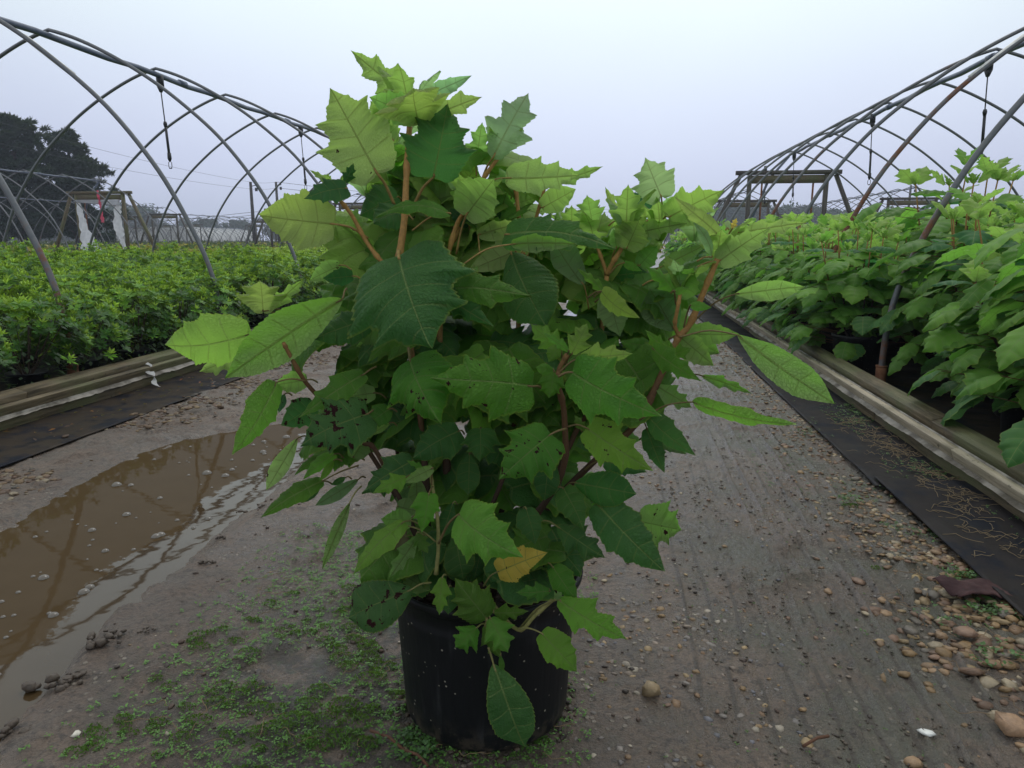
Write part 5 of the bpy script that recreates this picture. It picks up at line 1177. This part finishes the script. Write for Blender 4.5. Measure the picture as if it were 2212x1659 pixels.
# water drop at the right-hand leaf tip
# ---------------------------------------------------------------- bed of hydrangeas on the right
def bush_mesh(seed, H=1.1, R=.36, nshoot=9):
    rg = random.Random(seed); fol = MB(); st = MB()
    def lf(B, out, nv, L, c, shp, spots=0):
        V, Fc, uv = leaf_geo(L, L * rg.uniform(.80, 1.0), shp, rows=26, cols=6, rg=rg, curl=rg.uniform(.1, .28), arch=rg.uniform(.04, .12), teeth=9, tamp=.07, fold=.2)
        fol.add(put(V, B, out, nv), Fc, 0, uv, (c[0], c[1], c[2], spots))
    for s in range(nshoot):
        a = 2 * PI * s / nshoot + rg.uniform(-.3, .3); rr_ = R * rg.uniform(.25, .85) if s else .0
        top = np.array([rr_ * math.cos(a), rr_ * math.sin(a), H * rg.uniform(.80, 1.0) - .16 * (rr_ / R) ** 2])
        base = np.array([rr_ * .2 * math.cos(a), rr_ * .2 * math.sin(a), .25])
        P = smooth_path([base, base * .5 + top * .5 + np.array([math.cos(a), math.sin(a), 0]) * .03, top], 5)
        st.tube(P, np.linspace(.007, .004, len(P)), 6, cols=stem_col(P[:, 2] * .9))
        nn = 6
        for k in range(nn):
            t = .22 + .78 * k / (nn - 1); C0 = P[int(t * (len(P) - 1))]
            for q in (0, 1):
                b = k * PI / 2 + q * PI + a + rg.uniform(-.4, .4); L = rg.uniform(.17, .24) * (1.05 - .45 * max(0, t - .6) / .4) * (.75 + .35 * min(1, t * 1.6))
                young = t > .88; up = rg.uniform(.5, 1.2) if young else rg.uniform(-.75, .05) + .5 * max(0, t - .6)
                d_ = np.array([math.cos(b), math.sin(b), up]); pe = rg.uniform(.03, .08) * (.4 if young else 1)
                B = C0 + np.array([math.cos(b), math.sin(b), .35]) * pe
                st.tube([C0, (C0 + B) / 2 + np.array([0, 0, .006]), B], .0018, 4, col=STEM_MID if t < .6 else STEM_UP, caps=False)
                nv = np.array([-math.cos(b) * .2, -math.sin(b) * .2, 1.0]) + np.array([rg.gauss(0, .22) for _ in range(3)])
                if young: c = CLR['Y' if rg.random() < .6 else 'V']
                elif t > .65: c = CLR['V' if rg.random() < .55 else 'B'] if rg.random() < .75 else CLR['G']
                else: c = CLR['G' if rg.random() < .7 else 'D']
                j = rg.uniform(.85, 1.2); lf(B, d_, nv, L, (c[0] * j, c[1] * j, c[2] * j), 'm' if young else rg.choice('bbo'), .2 if rg.random() < .06 else 0)
        for q in range(3):
            b = rg.uniform(0, 2 * PI); lf(P[-1], np.array([math.cos(b) * .6, math.sin(b) * .6, 1.2]), np.array([-math.cos(b), -math.sin(b), .5]), rg.uniform(.05, .085), CLR['Y'], 'm')
    # skirt of drooping leaves round the outside
    for k in range(70):
        a = rg.uniform(0, 2 * PI); z = rg.uniform(.26, H * .80); r_ = R * rg.uniform(.6, 1.08); B = np.array([r_ * math.cos(a), r_ * math.sin(a), z])
        j = rg.uniform(.8, 1.2); c = CLR['G'] if rg.random() < .7 else CLR['V' if z > H * .5 else 'D']
        lf(B, np.array([math.cos(a), math.sin(a), rg.uniform(-1.3, -.4)]), np.array([math.cos(a) * .8, math.sin(a) * .8, 1.0]) + np.array([rg.gauss(0, .25) for _ in range(3)]), rg.uniform(.13, .20), (c[0] * j, c[1] * j, c[2] * j), rg.choice('bo'), .3 if rg.random() < .08 else 0)
        e = B * np.array([.35, .35, 1]) + np.array([0, 0, -.04]); st.tube([e, B], .0015, 4, col=STEM_MID, caps=False)
    return fol.build('foliage', M_LEAF2, smooth=True, obj=False), st.build('stems', M_STEM, smooth=True, obj=False)
def lathe0(prof, n=28):
    m = MB(); lathe(m, prof, n); return m.build('nursery_pot', M_POT, smooth=True, obj=False)
POTM = lathe0([(.02, .02), (.14, .02), (.15, .03), (.172, .27), (.182, .28), (.184, .30), (.178, .302), (.17, .27), (.0, .262)])
BUSH = [bush_mesh(100 + i, H=h, R=r) for i, (h, r) in enumerate(((1.08, .44), (1.14, .46), (1.02, .45), (1.10, .43), (1.17, .44)))]
def hydrangea(x, y, v, rz, sc_, label, group):
    root = empty('potted_hydrangea', (x, y, .016), rz, label=label, cat='potted plant', group=group); root.scale = (sc_, sc_, sc_)
    for nm, me in (('foliage', BUSH[v][0]), ('stems', BUSH[v][1]), ('nursery_pot', POTM)):
        o = bpy.data.objects.new(nm, me); COL.objects.link(o); o.parent = root
    return root
GH = 'oakleaf hydrangeas crowded in the right bed'
def vis(x, y, z, mg=150):
    a, b, w = proj((x, y, z)); return w > .3 and -mg < a < 2212 + mg and -mg < b < 1659 + mg * 2
hrng = random.Random(5)
for j in range(27):
    y = 2.72 + .60 * j
    for i in range(9):
        x = 1.90 + .60 * i + hrng.uniform(-.05, .05); yy = y + hrng.uniform(-.06, .06)
        if i == 0 and j == 0: x = 1.86
        if i == 0 and j in (2, 3): x = 2.10
        if i == 0 and j >= 4: x = 1.66 + hrng.uniform(-.05, .06)
        if not (vis(x, yy, 1.1) or vis(x, yy, .5) or vis(x - .3, yy, 1.0)): continue
        if (i > 4 and j > 10) or i > 6: 
            if hrng.random() < .0: continue
        s = hrng.uniform(.94, 1.06)
        if i == 0: s *= .97
        if (i, j) == (1, 5): s = 1.25
        if j == 0 and i < 2: s = 1.08
        lab = 'leafy oakleaf hydrangea crowded with many others in the bed under the right hoops'
        if (i, j) == (0, 0): lab = 'hydrangea nearest the camera at the right edge, its big leaves over the boards'
        elif (i, j) == (0, 3): lab = 'hydrangea directly behind the foot of the nearest right hoop'
        elif (i, j) == (1, 5): lab = 'tallest hydrangea of the right bed, rising above its neighbours into the sky'
        hydrangea(x, yy, hrng.randrange(5), hrng.uniform(0, 6.28), s, lab, GH if lab.startswith('leafy') else GH)
# ---------------------------------------------------------------- azalea bed on the left
def azalea_mesh(seed, R=.27, H=.60, nros=135, nl=8, full=True):
    rg = random.Random(seed); m = MB()
    for k in range(nros):
        u_ = rg.random(); a = rg.uniform(0, 2 * PI); ph = math.acos(1 - u_ * 1.05) ; lumps = 1 + .13 * math.sin(3 * a + seed) * math.sin(ph * 4)
        r_ = R * math.sin(ph) * lumps; z = H * (.42 + .55 * math.cos(ph) * lumps) + rg.uniform(-.03, .03); C0 = np.array([r_ * math.cos(a), r_ * math.sin(a), z])
        if rg.random() < .12: C0 = C0 + np.array([0, 0, rg.uniform(.02, .05)])
        ax = np.array([math.sin(ph) * math.cos(a) * .8, math.sin(ph) * math.sin(a) * .8, 1.0]); ax /= np.linalg.norm(ax)
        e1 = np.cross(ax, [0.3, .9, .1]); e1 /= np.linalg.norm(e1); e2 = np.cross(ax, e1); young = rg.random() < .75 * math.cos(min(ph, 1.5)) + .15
        j = rg.uniform(.75, 1.25)
        for tier in ((0, nl, .25, .046), (1, nl - 3, 1.15, .037)) if full else ((0, nl, .6, .056),):
            for q in range(tier[1]):
                b = 2 * PI * q / tier[1] + rg.uniform(-.3, .3); d_ = e1 * math.cos(b) + e2 * math.sin(b); D = d_ + ax * tier[2]; D /= np.linalg.norm(D)
                L = tier[3] * rg.uniform(.85, 1.25); wv = np.cross(D, ax); wv /= np.linalg.norm(wv) + 1e-9; wv *= L * .165; B = C0 - ax * (.018 if tier[0] == 0 else 0)
                nz = np.cross(wv, D); nz /= np.linalg.norm(nz) + 1e-9
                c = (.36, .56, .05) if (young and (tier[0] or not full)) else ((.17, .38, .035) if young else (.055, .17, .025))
                jj = j * rg.uniform(.85, 1.15); mid_ = B + D * L * .6 - nz * L * .04
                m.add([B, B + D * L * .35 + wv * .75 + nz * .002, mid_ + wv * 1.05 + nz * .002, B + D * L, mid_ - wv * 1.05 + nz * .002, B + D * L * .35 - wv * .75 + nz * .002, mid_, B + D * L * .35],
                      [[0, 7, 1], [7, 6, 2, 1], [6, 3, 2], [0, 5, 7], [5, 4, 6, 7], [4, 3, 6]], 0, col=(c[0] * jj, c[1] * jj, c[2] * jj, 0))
    # lower drooping leaves and inner dark leaves
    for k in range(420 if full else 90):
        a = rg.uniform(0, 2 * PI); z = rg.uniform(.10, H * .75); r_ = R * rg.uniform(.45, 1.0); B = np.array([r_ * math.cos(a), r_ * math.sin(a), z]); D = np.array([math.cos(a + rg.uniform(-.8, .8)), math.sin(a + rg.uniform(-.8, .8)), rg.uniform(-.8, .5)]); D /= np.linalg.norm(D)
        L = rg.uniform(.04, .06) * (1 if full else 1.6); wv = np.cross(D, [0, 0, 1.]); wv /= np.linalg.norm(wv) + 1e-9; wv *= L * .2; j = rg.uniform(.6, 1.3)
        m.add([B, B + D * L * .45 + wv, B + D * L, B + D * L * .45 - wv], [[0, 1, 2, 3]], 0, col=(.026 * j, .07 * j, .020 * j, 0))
    s = MB()
    for k in range(14):
        a = rg.uniform(0, 2 * PI); r_ = R * rg.uniform(.2, .8); s.tube([[.02 * math.cos(a), .02 * math.sin(a), .15], [r_ * math.cos(a), r_ * math.sin(a), H * .7]], .003, 4, col=(.05, .03, .02, 0), caps=False)
    return m, s
APOT = lathe0([(.02, .02), (.085, .02), (.10, .16), (.106, .165), (.106, .175), (.10, .172), (.0, .155)], 18)
AZ = []
for i in range(4):
    f_, s_ = azalea_mesh(300 + i, R=.27 + .02 * (i % 3), H=.56 + .05 * i); AZ.append((f_.build('foliage', M_SMALL, obj=False), s_.build('stems', M_STEM, obj=False)))
AZL = []
for i in range(3):
    f_, s_ = azalea_mesh(400 + i, R=.28, H=.62, nros=60, nl=6, full=False); AZL.append(f_.build('foliage', M_SMALL, obj=False))
ap = []; arng = random.Random(8)
for j in range(40):
    for i in range(11):
        x = -3.28 - .47 * i + arng.uniform(-.04, .04); y = 2.6 + .48 * j + arng.uniform(-.03, .03)
        if x < -8.3 or not (vis(x, y, .6) or vis(x, y, .2)): continue
        ap.append((y * 1.0 + abs(x) * .3, x, y, i, j))
ap.sort(); GA = 'azaleas packed in the left bed'
rest = MB()
for k, (dd, x, y, i, j) in enumerate(ap):
    sc_ = arng.uniform(.90, 1.08) * (1 + .02 * min(i, 7)); rz = arng.uniform(0, 6.28)
    if k < 300:
        root = empty('azalea', (x, y, .016), rz, label='small round azalea packed with many others in the bed under the left hoops', cat='shrub', group=GA); root.scale = (sc_,) * 3
        if k == 0: root['label'] = 'azalea nearest the camera at the lower left edge of the left bed'
        v = arng.randrange(4)
        if y < 7.5:
            for nm, me in (('foliage', AZ[v][0]), ('stems', AZ[v][1]), ('nursery_pot', APOT)):
                if nm == 'nursery_pot' and i > 1: continue
                o = bpy.data.objects.new(nm, me); COL.objects.link(o); o.parent = root
        else:
            o = bpy.data.objects.new('foliage', AZ[v][0] if y < 11 else AZL[v % 3]); COL.objects.link(o); o.parent = root
    else:
        rest_src = AZL[arng.randrange(3)]
        nV = len(rest_src.vertices); co = np.empty(nV * 3); rest_src.vertices.foreach_get('co', co); co = co.reshape(-1, 3) * sc_; c, s = math.cos(rz), math.sin(rz)
        co = co @ np.array([[c, s, 0], [-s, c, 0], [0, 0, 1]]) + np.array([x, y, .016]); cc = np.empty(nV * 4); rest_src.attributes['leafcol'].data.foreach_get('color', cc)
        polys = [list(p.vertices) for p in rest_src.polygons]; rest.add(co, polys, 0, col=cc.reshape(-1, 4))
if rest.n: tag(rest.build('azalea_mass', M_SMALL), 'far azaleas of the left bed merging into one green carpet', 'shrubs', kind='stuff')
# odd orange leaf in the azaleas
# yellow-leaved shrubs in the next beds
m = MB(); yr = random.Random(21)
def lump(mb, x, y, z, R, H, n, col, L=.06, rg=yr):
    for k in range(n):
        a = rg.uniform(0, 2 * PI); u_ = rg.random(); ph = math.acos(1 - u_); B = np.array([x + R * math.sin(ph) * math.cos(a), y + R * math.sin(ph) * math.sin(a), z + H * math.cos(ph)])
        D = np.array([rg.gauss(0, 1), rg.gauss(0, 1), rg.gauss(.4, 1)]); D /= np.linalg.norm(D); E_ = np.cross(D, [rg.gauss(0, 1), rg.gauss(0, 1), rg.gauss(0, 1)]); E_ /= np.linalg.norm(E_) + 1e-9; l = L * rg.uniform(.6, 1.3); j = rg.uniform(.65, 1.3)
        mb.add([B - D * l, B + E_ * l * .45, B + D * l, B - E_ * l * .45], [[0, 1, 2, 3]], 0, col=(col[0] * j, col[1] * j, col[2] * j, 0))
for xx in np.arange(-16.5, -9.6, .62):
    for yy in np.arange(9, 40, .62):
        if vis(xx, yy, .5, 40): lump(m, xx, yy, .05, .34, .48, 34, (.42, .36, .045), .075)
for xx in np.arange(-30, -20, .9):
    for yy in np.arange(24, 60, .9):
        if vis(xx, yy, .5, 40): lump(m, xx, yy, .05, .5, .55, 14, (.40, .34, .05) if yr.random() < .6 else (.06, .12, .04), .13)
tag(m.build('yellow_shrubs', M_SMALL), 'carpet of yellow-leaved shrubs beyond the azaleas at left', 'shrubs', kind='stuff')
m = MB()
for xx in np.arange(-1.4, 4, .5):
    for yy in (48, 49, 50): lump(m, xx, yy, .0, .35, .55, 30, (.55, .48, .04), .09)
tag(m.build('yellow_shrub_row', M_SMALL), 'row of bright yellow shrubs at the far end of the lane', 'shrubs', kind='stuff')
m = MB()
for k in range(900):
    xx = yr.uniform(-75, -17); yy = yr.uniform(36, 100)
    if vis(xx, yy, .5, 40): lump(m, xx, yy, .0, .8, .6, 10, (.035, .06, .03), .22)
tag(m.build('far_bed_plants', M_SMALL), 'dark low plants filling the distant nursery beds', 'plants', kind='stuff')
# ---------------------------------------------------------------- trees
M_NEEDLE = vcol_material('pine_needles', .7, .2, 0, 3, .12); M_BARK = simple('tree_bark', (.035, .028, .024), (.09, .07, .055), 6, .9, .2)
def pine(x, y, H, R, seed, label, low=.12, dens=1.0):
    rg = random.Random(seed); root = empty('pine_tree', (x, y, 0), label=label, cat='tree', group='dark pines at the far left')
    t = MB(); P = [[0, 0, 0], [rg.uniform(-.1, .1), 0, H * .4], [rg.uniform(-.2, .2), 0, H * .97]]; t.tube(smooth_path(P, 5), np.linspace(.28, .05, 11), 8)
    cr = MB(); nb = int(44 * dens)
    for k in range(nb):
        h = low + (1 - low) * ((k + rg.random()) / nb); z = H * h; a = k * 2.4 + rg.uniform(-.4, .4)
        prof = math.sin(min(1, (1 - h) * 1.75 + .10) * PI / 2) ** .8; L = R * prof * rg.uniform(.62, 1.12)
        D = np.array([math.cos(a), math.sin(a), rg.uniform(-.02, .22)]); T0 = np.array([0, 0, z]); E_ = T0 + D * L
        t.tube([T0, T0 + D * L * .5 + np.array([0, 0, .08 * L]), E_], [.06 + .02 * prof, .035, .012], 5, caps=False)
        nc = max(6, int(L * 7.5))
        for c in range(nc):
            f = rg.uniform(.22, 1.04); C0 = T0 + D * L * f + np.array([rg.gauss(0, .26) * (1 + f * .5), rg.gauss(0, .26) * (1 + f * .5), rg.gauss(.06, .14) + .08 * L * 4 * f * (1 - f) * .5]); s = rg.uniform(.24, .46)
            n = 90; d_ = nr.randn(n, 3) * np.array([1, 1, .55]); d_[:, 2] += .25; d_ /= np.linalg.norm(d_, axis=1)[:, None]; st_ = C0 + d_ * (nr.rand(n, 1) * .6) * s
            e = np.cross(d_, nr.randn(n, 3)); e /= np.linalg.norm(e, axis=1)[:, None] + 1e-9; l = (s * (.35 + .5 * nr.rand(n, 1))); w_ = .05
            V = np.stack([st_ - e * w_, st_ + e * w_, st_ + d_ * l], 1).reshape(-1, 3); j = rg.uniform(.7, 1.3)
            cr.add(V, np.arange(n * 3).reshape(-1, 3), 0, col=(.008 * j, .028 * j, .018 * j, 0))
    t.build('trunk', M_BARK, root, smooth=True); cr.build('crown', M_NEEDLE, root); return root
pine(-46.6, 47.5, 10.6, 3.6, 1, 'dark pine cut by the left edge of the photo, its crown highest', .10)
pine(-42.4, 47.5, 9.2, 3.4, 2, 'broad dark pine second from the left edge with a ragged top', .08, 1.25)
pine(-39.6, 49.5, 8.2, 2.7, 3, 'dark pine on the right flank of the left tree group, lowest limbs reaching right', .10, 1.1)
pine(-48.5, 50, 9.0, 3.6, 4, 'dark pine farthest left, mostly outside the frame', .06)
# ---- hazy deciduous tree line
def crown_mass(mb, x, y, H, R, rg, col):
    for k in range(rg.randint(9, 14)):
        a = rg.uniform(0, 2 * PI); q = rg.uniform(0, .75) * R; z = H * rg.uniform(.35, .88); C0 = np.array([x + q * math.cos(a), y + q * math.sin(a), z]); s = R * rg.uniform(.28, .5)
        n = 60; d_ = nr.randn(n, 3); d_ /= np.linalg.norm(d_, axis=1)[:, None]; p = C0 + d_ * s * (.6 + .5 * nr.rand(n, 1)) * np.array([1, 1, .8]); u = nr.randn(n, 3); u /= np.linalg.norm(u, axis=1)[:, None]; v = np.cross(u, d_); l = R * .07 * (.6 + nr.rand(n, 1))
        V = np.stack([p - u * l, p + v * l, p + u * l, p - v * l], 1).reshape(-1, 3); j = rg.uniform(.7, 1.3)
        mb.add(V, np.arange(n * 4).reshape(-1, 4), 0, col=(col[0] * j, col[1] * j, col[2] * j, 0))
fr_ = random.Random(77); m = MB()
for k in range(330):
    ang = math.radians(fr_.uniform(-46, 32)); D = fr_.uniform(215, 262); x = D * math.sin(ang); y = D * math.cos(ang)
    a_, b_, w_ = proj((x, y, 3)); H = fr_.uniform(4.6, 7.2)
    if a_ > 1480: H = fr_.uniform(8.0, 11) if a_ < 1780 else fr_.uniform(7, 9.5)
    if 240 < a_ < 320: H *= 1.5
    if 860 < a_ < 1480: H *= .8
    crown_mass(m, x, y, H, H * .55, fr_, (.030, .052, .030)); m.tube([[x, y, 0], [x, y, H * .6]], .18, 5, col=(.03, .025, .02, 0), caps=False)
    # undergrowth
    crown_mass(m, x + fr_.uniform(-3, 3), y - 2, H * .45, H * .5, fr_, (.03, .045, .028))
tag(m.build('tree_line', M_NEEDLE), 'hazy grey-blue belt of trees along the horizon', 'trees', kind='stuff')
def tree(x, y, H, R, seed, label):
    rg = random.Random(seed); root = empty('tree', (x, y, 0), label=label, cat='tree', group='hazy trees behind the right hoops'); m = MB(); crown_mass(m, 0, 0, H, R, rg, (.03, .05, .03)); crown_mass(m, 0, 0, H * .8, R, rg, (.03, .05, .03)); m.build('crown', M_NEEDLE, root)
    t = MB(); t.tube([[0, 0, 0], [.1, 0, H * .5], [0, 0, H * .8]], [.3, .2, .06], 6); t.build('trunk', M_BARK, root)
for k, (px_, top, D, lab) in enumerate(((1612, 424, 210, 'rounded hazy tree framed by the right timber frame, leftmost of them'), (1655, 432, 215, 'hazy tree in the middle of the right timber frame'), (1715, 437, 205, 'tall hazy tree behind the right timber post'), (1575, 440, 212, 'hazy tree at the left of the right timber frame'), (295, 452, 200, 'rounded hazy tree standing above the left tree line'))):
    P = at_y(px_, top, D); tree(P[0], P[1], P[2], 4.6, 500 + k, lab)
# ---- white film covered tunnels far left
def tunnel(x, y, L, wd, H, label, ang=0.0):
    root = empty('covered_greenhouse', (x, y, 0), ang, label=label, cat='greenhouse'); m = MB(); a = np.linspace(0, PI, 18); ys = np.linspace(0, L, 14); V = []
    for i, yy in enumerate(ys):
        sag = 1 - .02 * (i % 2); V += [[wd / 2 * math.cos(q), yy, H * math.sin(q) ** .8 * sag] for q in a]
    F = [[i * 18 + j, i * 18 + j + 1, (i + 1) * 18 + j + 1, (i + 1) * 18 + j] for i in range(13) for j in range(17)]; m.add(V, F); m.build('cover', M_FILM, root, smooth=True)
    e = MB(); e.add([[wd / 2 * math.cos(q), 0.03, H * math.sin(q) ** .8] for q in a], [list(range(18))[::-1]]); e.build('end_wall', M_FILM, root)
    fb = MB()
    for yy in ys: fb.tube([[(wd / 2 + .03) * math.cos(q), yy, (H + .03) * math.sin(q) ** .8] for q in a], .03, 4)
    fb.build('ribs', M_RIDGE, root)
P = at_y(395, 520, 95); tunnel(P[0] - 2.5, P[1], 30, 9.5, 2.7, 'long white film covered greenhouse in the distance behind the hoops', .2)
P = at_y(290, 520, 100); tunnel(P[0], P[1], 30, 8, 2.5, 'second white covered greenhouse left of the long one, half hidden', .2)
# ---- utility poles and wires
M_POLE = simple('pole_wood', (.05, .045, .045), (.09, .08, .075), 3, .9)
def pole(px_, top, Y, label, arm=True):
    P = at_y(px_, top, Y); root = empty('utility_pole', (P[0], P[1], 0), label=label, cat='utility pole', group='utility poles'); m = MB(); m.tube([[0, 0, 0], [0, 0, P[2] * .5], [0, 0, P[2]]], [.17, .15, .12], 10); m.build('shaft', M_POLE, root, smooth=True)
    m = MB(); m.tube([[.12, 0, P[2] - .35], [.55, 0, P[2] - .30], [.55, 0, P[2] - .05]], .04, 6); m.tube([[.5, 0, P[2] - .8], [.5, 0, P[2] - .5]], .12, 8); m.build('insulator', M_BLACKP, root); return P
A1 = pole(541, 393, 62, 'tall thin utility pole left of the plant'); A2 = pole(596, 393, 74, 'utility pole just right of the tall one, partly behind a leaf')
A3 = pole(1968, 400, 95, 'far utility pole above the right hydrangeas')
def wire(P, Q, sag, r=.011):
    P = np.array(P); Q = np.array(Q); t = np.linspace(0, 1, 24)[:, None]; V = P * (1 - t) + Q * t; V[:, 2] -= (4 * sag * t * (1 - t))[:, 0]; WI.tube(V, r, 4, caps=False)
WI = MB(); q1 = at_y(-250, 190, 30); q2 = at_y(-250, 250, 30)
wire(q1, A1 + np.array([0, 0, 0.]), .4, .009); wire(q2, A1 + np.array([0, 0, -.6]), .4, .009); wire(A1, A2, .1); wire(A1 + np.array([0, 0, -.6]), A2 + np.array([0, 0, -.6]), .1)
wire(A2, at_y(1350, 452, 170), .8, .02); wire(A2 + np.array([0, 0, -.6]), at_y(1350, 458, 170), .8, .02)
z1 = np.array([0, 0, -2.6]); wire(at_y(120, 492, 90), A1 + z1, .2, .018); wire(at_y(120, 498, 90), A1 + z1 * 1.1, .2, .018); wire(A1 + z1, A2 + z1, .1, .018)
for a_, b_ in ((451, 456), (456, 462), (463, 470)): wire(at_y(1500, a_, 110), at_y(2050, b_ - 4, 95), .5, .02)
tag(WI.build('power_line', M_BLACKP), 'thin power line wires strung between the utility poles', 'power line')

# ---------------------------------------------------------------- air
HZM = NT('misty_air'); pv = HZM.n('ShaderNodeVolumePrincipled'); pv.inputs['Color'].default_value = (.80, .86, 1.0, 1); pv.inputs['Density'].default_value = .0013; pv.inputs['Anisotropy'].default_value = .2
HZM.l(pv.outputs[0], HZM.out.inputs['Volume'])
m = MB(); m.box((0, 120, 6.5), (610, 380, 15.4)); o = m.build('haze', HZM.m); tag(o, kind='stuff')
o.visible_shadow = True
